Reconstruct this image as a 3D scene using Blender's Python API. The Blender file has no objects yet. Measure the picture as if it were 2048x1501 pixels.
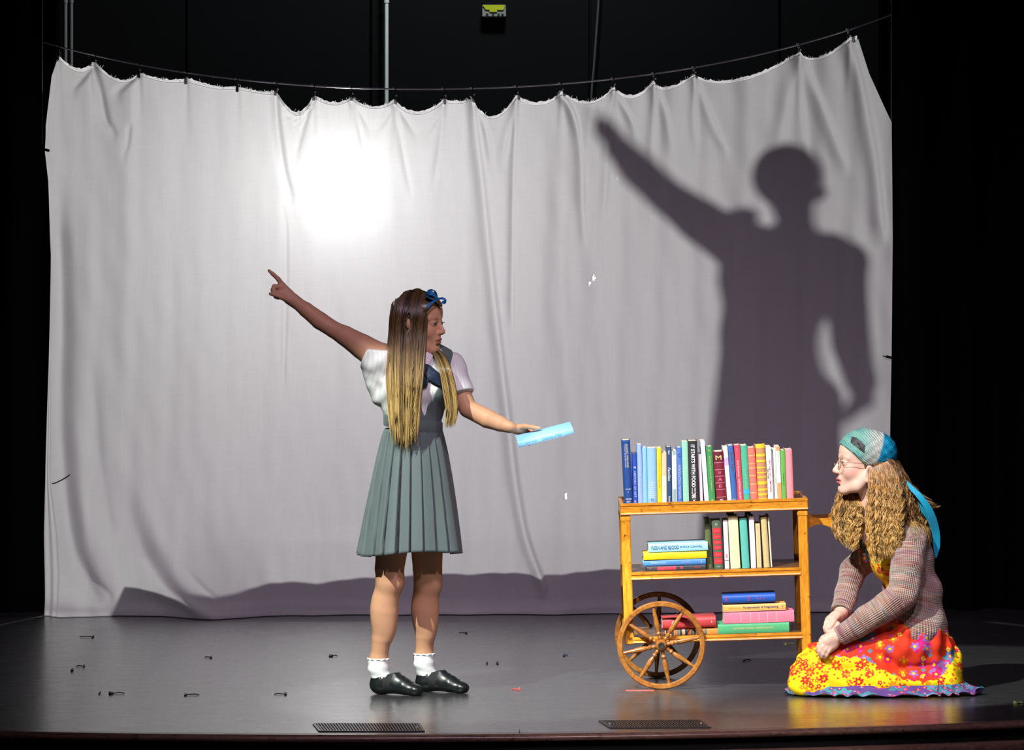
import bpy, math, random
import numpy as np
from mathutils import Vector, Matrix, Euler

random.seed(7); rng = np.random.default_rng(7)
SC = bpy.context.scene
COL = SC.collection
PI = math.pi

# ------------------------------------------------------------------ camera
F_PX, CAM_H, HOR, CAM_D = 10120.0, 2.1, 330.0, 20.0
cam_d = bpy.data.cameras.new('camera'); cam = bpy.data.objects.new('camera', cam_d); COL.objects.link(cam)
cam.location = (0, -CAM_D, CAM_H); cam.rotation_euler = (PI/2, 0, 0)
cam_d.sensor_width = 36.0; cam_d.lens = F_PX/2048*36.0
cam_d.shift_y = -(750.5-HOR)/2048.0
cam_d.clip_start = 0.1; cam_d.clip_end = 200
SC.camera = cam

def W(px, py, y):
    """photo pixel + stage depth -> world point"""
    d = CAM_D+y
    return Vector(((px-1024)*d/F_PX, y, CAM_H-(py-HOR)*d/F_PX))
def FL(px, py):
    """photo pixel on the stage floor -> world point"""
    d = F_PX*CAM_H/(py-HOR)
    return Vector(((px-1024)*d/F_PX, d-CAM_D, 0.0))

# ------------------------------------------------------------------ world, lamps, exposure
SC.view_settings.view_transform = 'Standard'; SC.view_settings.look = 'None'
SC.view_settings.gamma = 1.0; SC.view_settings.use_curve_mapping = False
SC.view_settings.exposure = 0.0
wd = bpy.data.worlds.new('world'); SC.world = wd; wd.use_nodes = True
wd.node_tree.nodes['Background'].inputs[0].default_value = (0.5, 0.45, 0.6, 1)
wd.node_tree.nodes['Background'].inputs[1].default_value = 0.004

def aim(o, target):
    d = Vector(target)-o.location
    o.rotation_euler = d.to_track_quat('-Z', 'Y').to_euler()
def spot(name, loc, target, power, color, size, blend, radius):
    l = bpy.data.lights.new(name, 'SPOT'); o = bpy.data.objects.new(name, l); COL.objects.link(o)
    o.location = loc; aim(o, target)
    l.energy = power; l.color = color; l.spot_size = size; l.spot_blend = blend; l.shadow_soft_size = radius
    return o
def area(name, loc, target, power, color, sx, sy):
    l = bpy.data.lights.new(name, 'AREA'); o = bpy.data.objects.new(name, l); COL.objects.link(o)
    o.location = loc; aim(o, target)
    l.shape = 'RECTANGLE'; l.size = sx; l.size_y = sy; l.energy = power; l.color = color
    return o
LAMP = Vector((-0.915, 7.48, 2.0))                      # shadow-play lamp behind the sheet
BACK_POWER, KEY_POWER, LILAC_POWER, WASH_POWER = 740.0, 6300.0, 860.0, 1900.0
spot('back_lamp_light', LAMP, (-0.45, 3.5, 1.45), BACK_POWER, (1.0, 0.985, 0.97), math.radians(96), 0.35, 0.07)
spot('key_spot_light', (-3.5, -5.6, 7.4), (-0.2, -0.2, 0.3), KEY_POWER, (0.93, 1.0, 0.90), math.radians(10.7), 0.32, 0.04)      # on the standing girl, cut off at her chin
spot('key_spot_light', (-2.6, -6.2, 7.0), (1.2, 0.2, 0.4), KEY_POWER, (0.97, 1.0, 0.93), math.radians(10.9), 0.12, 0.04)         # on the cart and the kneeling girl
spot('lilac_spot_light', (2.6, -7.5, 6.0), (0.42, 0.1, 0.30), LILAC_POWER, (1.0, 0.82, 0.86), math.radians(17.4), 0.20, 0.08)
spot('stage_wash_light', (0.3, -8.0, 7.5), (0.4, 1.8, 0.0), WASH_POWER, (0.92, 0.70, 0.96), math.radians(36.0), 1.0, 0.5)

area('added_backstage_fill', (0.1, 7.3, 5.2), (-0.6, 9.4, 3.0), 75.0, (0.90, 0.97, 1.0), 0.5, 0.3)  # unseen lamp, added to brighten the back wall and its pipes

# ------------------------------------------------------------------ object helpers
def link(o, parent=None):
    COL.objects.link(o)
    if parent is not None: o.parent = parent
    return o
def empty(name, label=None, cat=None, group=None, loc=(0,0,0), rot=(0,0,0)):
    o = bpy.data.objects.new(name, None); link(o); o.location = loc; o.rotation_euler = rot
    o.empty_display_size = 0.05
    return tag(o, label, cat, group)
def tag(o, label=None, cat=None, group=None, kind=None):
    if label: o['label'] = label
    if cat: o['category'] = cat
    if group: o['group'] = group
    if kind: o['kind'] = kind
    return o
def np_mesh(name, V, Fq, smooth=True):
    """V (n,3), Fq (m,k) index array or list of faces -> mesh"""
    me = bpy.data.meshes.new(name)
    V = np.asarray(V, dtype=np.float32)
    if isinstance(Fq, np.ndarray):
        k = Fq.shape[1]; m = len(Fq)
        me.vertices.add(len(V)); me.vertices.foreach_set('co', V.ravel())
        me.loops.add(m*k); me.loops.foreach_set('vertex_index', np.ascontiguousarray(Fq, dtype=np.int32).ravel())
        me.polygons.add(m); me.polygons.foreach_set('loop_start', np.arange(0, m*k, k, dtype=np.int32))
        me.update(calc_edges=True); me.validate()
    else:
        me.from_pydata([tuple(map(float, v)) for v in V], [], [tuple(f) for f in Fq]); me.update()
    if smooth: me.polygons.foreach_set('use_smooth', np.ones(len(me.polygons), dtype=bool))
    return me
def set_uv(me, uv):
    """per-vertex uv array"""
    l = me.uv_layers.new(name='UVMap')
    vi = np.empty(len(me.loops), dtype=np.int32); me.loops.foreach_get('vertex_index', vi)
    l.data.foreach_set('uv', np.asarray(uv, dtype=np.float32)[vi].ravel())
def set_col(me, col, name='tint'):
    a = me.color_attributes.new(name, 'FLOAT_COLOR', 'POINT')
    c = np.ones((len(me.vertices), 4), dtype=np.float32); c[:, :col.shape[1]] = col
    a.data.foreach_set('color', c.ravel())
def mobj(name, me, mat, parent=None):
    o = bpy.data.objects.new(name, me)
    if mat is not None and len(me.materials) == 0: me.materials.append(mat)
    return link(o, parent)

class MB:
    """collects simple solids into ONE mesh"""
    def __init__(s): s.V = []; s.F = []
    def add(s, V, F):
        n = len(s.V); s.V += [tuple(v) for v in V]; s.F += [tuple(i+n for i in f) for f in F]; return s
    def box(s, c, size, M=None, bev=0.0):
        cx, cy, cz = c; hx, hy, hz = size[0]/2, size[1]/2, size[2]/2
        if bev <= 0:
            V = [(x*hx, y*hy, z*hz) for x in (-1,1) for y in (-1,1) for z in (-1,1)]
            F = [(0,1,3,2),(4,6,7,5),(0,4,5,1),(2,3,7,6),(0,2,6,4),(1,5,7,3)]
        else:
            b = min(bev, hx*.49, hy*.49, hz*.49); V = []; idx = {}
            for sx in (-1,1):
                for sy in (-1,1):
                    for sz in (-1,1):
                        for ax in range(3):
                            p = [sx*(hx-b), sy*(hy-b), sz*(hz-b)]
                            p[ax] = (sx*hx, sy*hy, sz*hz)[ax]
                            idx[(sx,sy,sz,ax)] = len(V); V.append(tuple(p))
            F = []
            for sx in (-1,1):
                for sy in (-1,1):
                    for sz in (-1,1):
                        f = (idx[(sx,sy,sz,0)], idx[(sx,sy,sz,1)], idx[(sx,sy,sz,2)])
                        F.append(f if sx*sy*sz > 0 else f[::-1])
            def q(a,b_,c_,d): F.append((a,b_,c_,d))
            for ax in range(3):
                o1, o2 = [i for i in range(3) if i != ax]
                for sg in (-1,1):
                    def k(s1, s2, a=ax):
                        t = [0,0,0]; t[ax] = sg; t[o1] = s1; t[o2] = s2; return idx[(t[0],t[1],t[2],a)]
                    f = (k(-1,-1), k(1,-1), k(1,1), k(-1,1))
                    flip = (sg > 0) != (ax != 1)
                    F.append(f[::-1] if flip else f)
                for s1 in (-1,1):
                    for s2 in (-1,1):
                        def k2(sg, a):
                            t = [0,0,0]; t[ax] = sg; t[o1] = s1; t[o2] = s2; return idx[(t[0],t[1],t[2],a)]
                        f = (k2(-1,o1), k2(1,o1), k2(1,o2), k2(-1,o2))
                        flip = ((s1*s2 > 0) != (ax != 1))
                        F.append(f if flip else f[::-1])
        M = M or Matrix.Identity(4)
        V = [tuple((M @ Vector(v)) + Vector(c)) for v in V]
        return s.add(V, F)
    def tube(s, P, R, n=10, caps=True, flat=None):
        """tube through points P with radius R (number or list)"""
        P = [Vector(p) for p in P]; m = len(P)
        if not hasattr(R, '__len__'): R = [R]*m
        up = None; V = []; F = []
        for i in range(m):
            t = (P[min(i+1,m-1)]-P[max(i-1,0)])
            t = t.normalized() if t.length > 1e-9 else Vector((0,0,1))
            if up is None:
                a = Vector((0,0,1)) if abs(t.z) < .9 else Vector((1,0,0))
                u = t.cross(a).normalized()
            else:
                u = (up - t*up.dot(t)); u = u.normalized() if u.length > 1e-6 else t.orthogonal().normalized()
            v = t.cross(u); up = u
            for k in range(n):
                a = 2*PI*k/n
                V.append(P[i]+(u*math.cos(a)+v*math.sin(a)*(flat if flat else 1))*R[i])
        for i in range(m-1):
            for k in range(n):
                k2 = (k+1) % n
                F.append((i*n+k, i*n+k2, (i+1)*n+k2, (i+1)*n+k))
        if caps:
            F.append(tuple(range(n-1,-1,-1))); F.append(tuple((m-1)*n+k for k in range(n)))
        return s.add(V, F)
    def lathe(s, prof, M=None, n=20, closed=False):
        """prof [(r,z)] spun about local z"""
        M = M or Matrix.Identity(4); V = []; F = []; m = len(prof)
        for r, z in prof:
            for k in range(n):
                a = 2*PI*k/n; V.append(M @ Vector((r*math.cos(a), r*math.sin(a), z)))
        rows = m if closed else m-1
        for i in range(rows):
            j = (i+1) % m
            for k in range(n):
                k2 = (k+1) % n
                F.append((i*n+k, i*n+k2, j*n+k2, j*n+k))
        if not closed:
            F.append(tuple(range(n-1,-1,-1))); F.append(tuple((m-1)*n+k for k in range(n)))
        return s.add(V, F)
    def prism(s, poly, a, b, M=None):
        """closed 2-D polygon [(x,z)] extruded in y from a to b"""
        M = M or Matrix.Identity(4); n = len(poly)
        V = [M @ Vector((x, a, z)) for x, z in poly]+[M @ Vector((x, b, z)) for x, z in poly]
        F = [tuple(range(n)), tuple(range(2*n-1, n-1, -1))]
        for i in range(n):
            j = (i+1) % n; F.append((i, i+n, j+n, j))
        return s.add(V, F)
    def build(s, name, mat, parent=None, smooth=False, fix=True):
        me = bpy.data.meshes.new(name); me.from_pydata([tuple(v) for v in s.V], [], s.F); me.update()
        if fix:
            import bmesh
            bm = bmesh.new(); bm.from_mesh(me); bmesh.ops.recalc_face_normals(bm, faces=bm.faces); bm.to_mesh(me); bm.free()
        if smooth:
            me.polygons.foreach_set('use_smooth', np.ones(len(me.polygons), dtype=bool))
            try: me.set_sharp_from_angle(angle=math.radians(40))
            except Exception: pass
        return mobj(name, me, mat, parent)

# ------------------------------------------------------------------ materials
def srgb(r, g=None, b=None):
    if g is None: r, g, b = [int(r[i:i+2], 16) for i in (0,2,4)]
    f = lambda c: (c/255/12.92) if c/255 <= .04045 else ((c/255+.055)/1.055)**2.4
    return (f(r), f(g), f(b), 1.0)
class NT:
    def __init__(s, name):
        s.m = bpy.data.materials.new(name); s.m.use_nodes = True; s.t = s.m.node_tree
        s.b = s.t.nodes['Principled BSDF']; s.out = s.t.nodes['Material Output']
    def n(s, typ, **kw):
        nd = s.t.nodes.new(typ)
        for k, v in kw.items():
            if k.startswith('i_'):
                key = k[2:]; key = int(key) if key.isdigit() else key.replace('_', ' ')
                nd.inputs[key].default_value = v
            else: setattr(nd, k, v)
        return nd
    def l(s, a, b): s.t.links.new(a, b)
    def ramp(s, fac, stops, interp='LINEAR'):
        r = s.t.nodes.new('ShaderNodeValToRGB'); r.color_ramp.interpolation = interp
        e = r.color_ramp.elements
        while len(e) < len(stops): e.new(0.5)
        for i, (p, c) in enumerate(stops): e[i].position = p; e[i].color = c
        s.l(fac, r.inputs[0]); return r.outputs[0]
    def mix(s, fac, a, b, blend='MIX'):
        m = s.t.nodes.new('ShaderNodeMix'); m.data_type = 'RGBA'; m.blend_type = blend
        for v, i in ((fac, 0), (a, 6), (b, 7)):
            if hasattr(v, 'is_linked') or hasattr(v, 'links'): s.l(v, m.inputs[i])
            else: m.inputs[i].default_value = v
        return m.outputs[2]
    def math(s, op, a, b=0.0, c=0.0):
        m = s.t.nodes.new('ShaderNodeMath'); m.operation = op
        for v, i in ((a,0),(b,1),(c,2)):
            if hasattr(v, 'links'): s.l(v, m.inputs[i])
            else: m.inputs[i].default_value = v
        return m.outputs[0]
    def obj(s): return s.n('ShaderNodeTexCoord').outputs['Object']
    def uv(s): return s.n('ShaderNodeTexCoord').outputs['UV']
    def map(s, vec, scale=(1,1,1), loc=(0,0,0), rot=(0,0,0)):
        m = s.n('ShaderNodeMapping'); s.l(vec, m.inputs[0])
        m.inputs['Scale'].default_value = scale; m.inputs['Location'].default_value = loc; m.inputs['Rotation'].default_value = rot
        return m.outputs[0]
    def noise(s, vec, scale, detail=4, rough=.55, dist=0.0):
        nn = s.n('ShaderNodeTexNoise'); s.l(vec, nn.inputs['Vector'])
        nn.inputs['Scale'].default_value = scale; nn.inputs['Detail'].default_value = detail
        nn.inputs['Roughness'].default_value = rough; nn.inputs['Distortion'].default_value = dist
        return nn.outputs[0]
    def bump(s, h, strength=.3, dist=.01):
        b = s.n('ShaderNodeBump'); s.l(h, b.inputs['Height'])
        b.inputs['Strength'].default_value = strength; b.inputs['Distance'].default_value = dist
        s.l(b.outputs[0], s.b.inputs['Normal']); return b.outputs[0]
    def set(s, col=None, rough=None, metal=None, spec=None):
        if col is not None:
            if hasattr(col, 'links'): s.l(col, s.b.inputs['Base Color'])
            else: s.b.inputs['Base Color'].default_value = col
        if rough is not None:
            if hasattr(rough, 'links'): s.l(rough, s.b.inputs['Roughness'])
            else: s.b.inputs['Roughness'].default_value = rough
        if metal is not None: s.b.inputs['Metallic'].default_value = metal
        if spec is not None: s.b.inputs['Specular IOR Level'].default_value = spec
        return s.m
_mc = {}
def plain(name, col, rough=.6, metal=0.0, spec=.5, var=.12, scale=40, bump=0.0):
    if name in _mc: return _mc[name]
    t = NT(name); nz = t.noise(t.obj(), scale, 3)
    dark = tuple(c*(1-var) for c in col[:3])+(1,); lite = tuple(min(1, c*(1+var)) for c in col[:3])+(1,)
    c = t.mix(nz, dark, lite)
    if bump > 0: t.bump(nz, bump, .002)
    _mc[name] = t.set(c, rough, metal, spec); return _mc[name]
def wood(name, c1, c2, c3, rough=.35, scale=1.0, axis=(1, 14, 14), dirt=0.0):
    t = NT(name); v = t.map(t.obj(), tuple(a*scale for a in axis))
    g = t.noise(v, 6.0, 6, .6, 1.2)
    c = t.ramp(g, [(.25, c1), (.5, c2), (.75, c3)])
    if dirt > 0:
        w = t.noise(t.obj(), 22, 5, .7)
        f = t.ramp(w, [(.62-.1*dirt, (0,0,0,1)), (.68, (1,1,1,1))])
        c = t.mix(f, c, tuple(x*.35 for x in c1[:3])+(1,))
    t.bump(g, .12, .002)
    return t.set(c, rough)

# ------------------------------------------------------------------ distance-field modelling (bodies, clothes)
class Vol:
    def __init__(s, lo, hi, res, init=.08):
        s.lo = np.array(lo, dtype=np.float64); s.res = res
        s.n = np.ceil((np.array(hi)-s.lo)/res).astype(int)+1
        s.D = np.full(tuple(s.n), init, dtype=np.float32)
    def copy(s):
        c = Vol.__new__(Vol); c.lo = s.lo; c.res = s.res; c.n = s.n; c.D = s.D.copy(); return c
    def _box(s, lo, hi):
        a = np.clip(np.floor((np.array(lo)-s.lo)/s.res).astype(int), 0, s.n-1)
        b = np.clip(np.ceil((np.array(hi)-s.lo)/s.res).astype(int)+1, 1, s.n)
        if np.any(b <= a): return None
        sl = tuple(slice(a[i], b[i]) for i in range(3))
        ax = [(s.lo[i]+s.res*np.arange(a[i], b[i])).astype(np.float32) for i in range(3)]
        return sl, np.stack(np.meshgrid(*ax, indexing='ij'), -1)
    def grid(s):
        ax = [(s.lo[i]+s.res*np.arange(s.n[i])).astype(np.float32) for i in range(3)]
        return np.meshgrid(*ax, indexing='ij', sparse=True)
    def _put(s, sl, d, k, mode):
        A = s.D[sl]
        if mode == 'add':
            if k > 0:
                h = np.maximum(k-np.abs(A-d), 0)/k; s.D[sl] = np.minimum(A, d)-h*h*k*.25
            else: s.D[sl] = np.minimum(A, d)
        else:
            d = -d
            if k > 0:
                h = np.maximum(k-np.abs(A-d), 0)/k; s.D[sl] = np.maximum(A, d)+h*h*k*.25
            else: s.D[sl] = np.maximum(A, d)
    def cone(s, a, b, ra, rb, k=.02, mode='add', squash=None):
        a = np.array(a, dtype=np.float32); b = np.array(b, dtype=np.float32)
        m = max(k, .025)+max(ra, rb)*(max(1, squash[1]) if squash else 1)
        r = s._box(np.minimum(a, b)-m, np.maximum(a, b)+m)
        if r is None: return s
        sl, P = r
        P = P-a; ba = b-a
        if squash is not None:                        # squash = (direction, factor): factor<1 thinner along direction
            nrm = np.array(squash[0], dtype=np.float32); nrm /= np.linalg.norm(nrm); f = squash[1]
            P = P+(P@nrm)[..., None]*nrm*(1/f-1); ba = ba+(ba@nrm)*nrm*(1/f-1)
        t = np.clip((P@ba)/max(float(ba@ba), 1e-9), 0, 1)
        d = np.linalg.norm(P-t[..., None]*ba, axis=-1)-(ra+(rb-ra)*t)
        s._put(sl, d, k, mode); return s
    def chain(s, pts, radii, k=.02, mode='add', squash=None):
        for i in range(len(pts)-1): s.cone(pts[i], pts[i+1], radii[i], radii[i+1], k if i == 0 or mode != 'add' else .004, mode, squash)
        return s
    def ell(s, c, r, R=None, k=.02, mode='add'):
        c = np.array(c, dtype=np.float32); r = np.array(r, dtype=np.float32)
        m = float(r.max())+max(k, .025)
        b = s._box(c-m, c+m)
        if b is None: return s
        sl, P = b; P = P-c
        if R is not None: P = P@np.array(R, dtype=np.float32)      # columns of R = local axes
        k0 = np.linalg.norm(P/r, axis=-1); k1 = np.linalg.norm(P/(r*r), axis=-1)
        d = np.where(k1 > 1e-6, k0*(k0-1)/np.maximum(k1, 1e-6), -float(r.min()))
        s._put(sl, d, k, mode); return s
    def sample(s, P):
        q = (np.asarray(P)-s.lo)/s.res
        q = np.clip(q, 0, np.array(s.n)-1.001); i = q.astype(int); f = q-i; o = 0
        for dx in (0,1):
            for dy in (0,1):
                for dz in (0,1):
                    w = (f[:,0] if dx else 1-f[:,0])*(f[:,1] if dy else 1-f[:,1])*(f[:,2] if dz else 1-f[:,2])
                    o = o+w*s.D[i[:,0]+dx, i[:,1]+dy, i[:,2]+dz]
        return o
    def grad(s, P, e=None):
        e = e or s.res; g = np.stack([s.sample(P+np.eye(3)[i]*e)-s.sample(P-np.eye(3)[i]*e) for i in range(3)], -1)
        return g/np.maximum(np.linalg.norm(g, axis=1, keepdims=True), 1e-6)
    def mesh(s):
        D = s.D; nx, ny, nz = D.shape; S = D < 0
        c = S[:-1,:-1,:-1].astype(np.uint8)
        cnt = sum(S[i:nx-1+i, j:ny-1+j, k:nz-1+k].astype(np.uint8) for i in (0,1) for j in (0,1) for k in (0,1))
        act = np.argwhere((cnt > 0) & (cnt < 8))
        idm = np.full((nx-1, ny-1, nz-1), -1, dtype=np.int32); idm[act[:,0], act[:,1], act[:,2]] = np.arange(len(act))
        offs = [(i,j,k) for i in (0,1) for j in (0,1) for k in (0,1)]
        val = np.stack([D[act[:,0]+o[0], act[:,1]+o[1], act[:,2]+o[2]] for o in offs], -1)
        pos = np.zeros((len(act), 3)); num = np.zeros(len(act))
        for a in range(8):
            for b in range(a+1, 8):
                oa, ob = np.array(offs[a]), np.array(offs[b])
                if np.abs(oa-ob).sum() != 1: continue
                va, vb = val[:,a], val[:,b]; m = (va < 0) != (vb < 0)
                t = np.where(m, va/np.where(m, va-vb, 1), 0)
                p = oa+(ob-oa)*t[:,None]; pos += np.where(m[:,None], p, 0); num += m
        V = (act+pos/num[:,None])*s.res+s.lo
        faces = []
        for ax in range(3):
            sh = [slice(1,-1)]*3; sh[ax] = slice(0,-1)
            sh2 = list(sh); sh2[ax] = slice(1,None)
            A = S[tuple(sh)]; B = S[tuple(sh2)]; e = np.argwhere(A != B)
            if len(e) == 0: continue
            fl = A[e[:,0], e[:,1], e[:,2]]
            off = np.array([1,1,1]); off[ax] = 0; e = e+off
            u, v = [(1,2),(2,0),(0,1)][ax]
            def cid(du, dv):
                q = e.copy(); q[:,u] -= du; q[:,v] -= dv; return idm[q[:,0], q[:,1], q[:,2]]
            Q = np.stack([cid(1,1), cid(0,1), cid(0,0), cid(1,0)], -1)
            Q[~fl] = Q[~fl][:, ::-1]
            faces.append(Q)
        Fq = np.concatenate(faces); Fq = Fq[(Fq >= 0).all(1)]
        return V, Fq
def submesh(V, Fq, keep):
    Fk = Fq[keep]; ids = np.unique(Fk); m = np.full(len(V), -1, dtype=np.int64); m[ids] = np.arange(len(ids))
    return V[ids], m[Fk], ids
def relax(V, Fq, it=2, w=.5):
    n = len(V); a = Fq.ravel(); b = np.roll(Fq, -1, 1).ravel()
    cnt = np.bincount(np.concatenate([a,b]), minlength=n).astype(float)
    for _ in range(it):
        S = np.stack([np.bincount(a, V[b,i], n)+np.bincount(b, V[a,i], n) for i in range(3)], -1)
        V = V*(1-w)+w*S/np.maximum(cnt,1)[:,None]
    return V
def frame(fwd, up=(0,0,1)):
    """columns: forward, left, up"""
    f = Vector(fwd).normalized(); l = Vector(up).cross(f).normalized(); u = f.cross(l)
    return np.array([[f.x, l.x, u.x],[f.y, l.y, u.y],[f.z, l.z, u.z]])
def smooth_curve(P, n):
    """Catmull-Rom through points P, n samples"""
    P = np.asarray(P, dtype=float); m = len(P)
    Q = np.vstack([2*P[0]-P[1], P, 2*P[-1]-P[-2]])
    t = np.linspace(0, m-1-1e-6, n); i = t.astype(int); f = (t-i)[:,None]
    a, b, c, d = Q[i], Q[i+1], Q[i+2], Q[i+3]
    return .5*((2*b)+(-a+c)*f+(2*a-5*b+4*c-d)*f*f+(-a+3*b-3*c+d)*f**3)
def strand_mesh(P, R, sides=3):
    """P (S,N,3) strand points, R (N,) or (S,N) radii -> V,F (and per-vertex strand id, t)"""
    S, N, _ = P.shape; R = np.broadcast_to(R, (S, N))
    T = np.gradient(P, axis=1); T /= np.maximum(np.linalg.norm(T, axis=2, keepdims=True), 1e-9)
    ref = np.where(np.abs(T[..., 2:3]) < .95, np.array([0,0,1.]), np.array([1.,0,0]))
    ref = np.where((np.abs(T[:, :1, 2:3]) < .8), np.array([0,0,1.]), np.array([0,1.,0]))*np.ones_like(T)
    U = np.cross(T, ref); U /= np.maximum(np.linalg.norm(U, axis=2, keepdims=True), 1e-9); B = np.cross(T, U)
    V = np.stack([P+R[..., None]*(U*math.cos(2*PI*k/sides)+B*math.sin(2*PI*k/sides)) for k in range(sides)], 2)
    base = (np.arange(S)[:,None,None]*N+np.arange(N-1)[None,:,None])*sides
    k = np.arange(sides)[None,None,:]; k2 = (k+1) % sides
    Fq = np.stack([base+k, base+k2, base+sides+k2, base+sides+k], -1).reshape(-1, 4)
    tt = np.broadcast_to(np.linspace(0,1,N)[None,:,None], (S,N,sides)).ravel()
    sid = np.broadcast_to(np.arange(S)[:,None,None], (S,N,sides)).ravel()
    return V.reshape(-1,3), Fq, sid, tt
# ================================================================== STAGE
def make_floor_mat():
    t = NT('stage_floor_paint'); o = t.obj()
    n1 = t.noise(t.map(o, (1.0, 5.0, 1)), 2.2, 6, .65, .4)
    n2 = t.noise(t.map(o, (2.2, 30, 1)), 3.0, 6, .75)
    c = t.ramp(n1, [(.3, (.032,.032,.035,1)), (.55, (.044,.044,.047,1)), (.75, (.060,.059,.063,1))])
    w = t.n('ShaderNodeTexWave', i_Scale=1.3, i_Distortion=14.0, i_Detail=4.0); t.l(t.map(o, (1,7,1), rot=(0,0,.35)), w.inputs[0])
    sc_ = t.ramp(w.outputs[1], [(.0,(1,1,1,1)), (.018,(0,0,0,1))])
    c = t.mix(t.math('MULTIPLY', sc_, t.ramp(n2, [(.42,(0,0,0,1)),(.56,(.9,.9,.9,1))])), c, (.015,.014,.016,1))
    # faint plank joints under the paint
    br = t.n('ShaderNodeTexBrick', offset=.37, i_Scale=1.0, i_Mortar_Size=.004, i_Brick_Width=.62, i_Row_Height=.16, i_Mortar_Smooth=.4)
    br.inputs['Color1'].default_value = (1,1,1,1); br.inputs['Color2'].default_value = (.9,.9,.9,1); br.inputs['Mortar'].default_value = (0,0,0,1)
    t.l(o, br.inputs['Vector'])
    h = t.math('ADD', t.math('MULTIPLY', n2, .5), t.math('MULTIPLY', br.outputs['Color'], .25))
    t.bump(h, .16, .003)
    r = t.ramp(n2, [(.35,(.13,)*3+(1,)), (.65,(.32,)*3+(1,))])
    t.b.inputs['Coat Weight'].default_value = .6; t.b.inputs['Coat Roughness'].default_value = .40; t.b.inputs['Coat IOR'].default_value = 1.5
    return t.set(c, r, 0, .5)
M_floor = make_floor_mat()
_ax = np.array([FL(0,1462), FL(640,1467), FL(1150,1466), FL(1700,1455), FL(2048,1440)])
_pf = np.polyfit(_ax[:,0], _ax[:,1], 2)
def apron(x):
    xx = max(-2.2, min(2.2, x)); y = np.polyval(_pf, xx)
    return float(y+(x-xx)*np.polyval(np.polyder(_pf), xx))
xs = np.linspace(-6, 6, 97)
ya = np.array([apron(x) for x in xs])
V = np.concatenate([np.stack([xs, ya, 0*xs], -1), np.stack([xs, 0*xs+9.4, 0*xs], -1)])
n = len(xs); Fq = np.stack([np.arange(n-1), np.arange(1,n), n+np.arange(1,n), n+np.arange(n-1)], -1)
tag(mobj('floor', np_mesh('floor', V, Fq, False), M_floor), kind='structure')
def arc_strip(name, prof, mat):
    """profile [(dy toward audience, z)] swept along the apron"""
    k = len(prof)
    V = np.concatenate([np.stack([xs, ya-dy, 0*xs+z], -1) for dy, z in prof])
    F = np.concatenate([np.stack([i*n+np.arange(n-1), (i+1)*n+np.arange(n-1), (i+1)*n+np.arange(1,n), i*n+np.arange(1,n)], -1) for i in range(k-1)])
    return tag(mobj(name, np_mesh(name, V, F, True), mat), kind='structure')
M_nose = wood('nosing_wood', (.11,.062,.044,1), (.19,.108,.076,1), (.30,.175,.12,1), .26, 1.5, (1,8,8), .5)
arc_strip('trim_1', [(0,.0), (.003,.003), (.066,.003), (.08,-.004), (.083,-.012), (.078,-.022), (.05,-.026)], M_nose)
M_black = plain('black_paint', (.004,.004,.0045,1), .8, spec=.2)
arc_strip('wall_front', [(.052,-.02), (.05,-1.0)], M_black)
arc_strip('trim_2', [(.051,-.068), (.11,-.070), (.115,-.080), (.11,-.12), (.05,-.125)], M_nose)
# house floor below the apron
tag(MB().box((0,-6,-1.05), (14,14,.1)).build('floor_house', M_black), kind='structure')

M_wall = plain('back_wall_black', (.0032,.0034,.0039,1), .6, spec=.12, var=.25, scale=3)
wb = tag(MB().box((0,9.45,2.5), (13,.1,6)).build('wall_back', M_wall), kind='structure')
px_seams = [-320, 10, 372, 741, 1180, 1560, 2000, 2400]
for a, b in zip(px_seams[:-1], px_seams[1:]):
    xa = W(a,0,9.37).x+.006; xb = W(b,0,9.37).x-.006
    MB().box(((xa+xb)/2, 9.385, 2.5), (xb-xa, .03, 5.9), bev=.004).build('panel', M_wall, wb)
tag(MB().box((-6.5,4,2.5), (.1,11,6)).build('wall_left', M_black), kind='structure')
tag(MB().box((6.5,4,2.5), (.1,11,6)).build('wall_right', M_black), kind='structure')

# pipes and cable on the back wall
M_pipe = plain('grey_pipe', (.80,.85,.80,1), .4, .0)
M_pipe2 = plain('dull_pipe', (.25,.25,.25,1), .45, .0)
def pipe(px, w, y, mat, label, name='wall_pipe'):
    r = w/2*(CAM_D+y)/F_PX; p = W(px, 0, y)
    root = empty(name, label, 'pipe', loc=(p.x, y, 0))
    MB().tube([(0,0,0),(0,0,5.2)], r, 12).build('tube', mat, root, True)
    for z in (.5, 2.0, 3.05, 4.6):
        MB().lathe([(r*1.0,-.012),(r*1.35,-.012),(r*1.35,.012),(r*1.0,.012)], Matrix.Translation((0,0,z)), 12).build('coupling' if z==2.0 else 'clamp', mat, root, True)
    return root
pipe(131, 7, 9.3, M_pipe2, 'dull grey pipe on the back wall, the outer of the close pair at upper left')
pipe(143, 6, 9.3, M_pipe2, 'dull grey pipe on the back wall, the inner of the close pair at upper left')
pipe(773, 8, 9.28, M_pipe, 'bright pale grey pipe rising on the back wall above the middle of the sheet')
cb = [W(px, py, 9.3) for px, py in ((1200,-120),(1197,0),(1193,60),(1188,130),(1183,190),(1181,300),(1180,800),(1180,1240))]
tag(MB().tube(smooth_curve([tuple(p) for p in cb], 40), .006, 6).build('cable', plain('dark_cable', (.09,.09,.095,1), .5), None, True),
    'thin dark cable hanging in a slight curve on the black back wall', 'cable')
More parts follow.
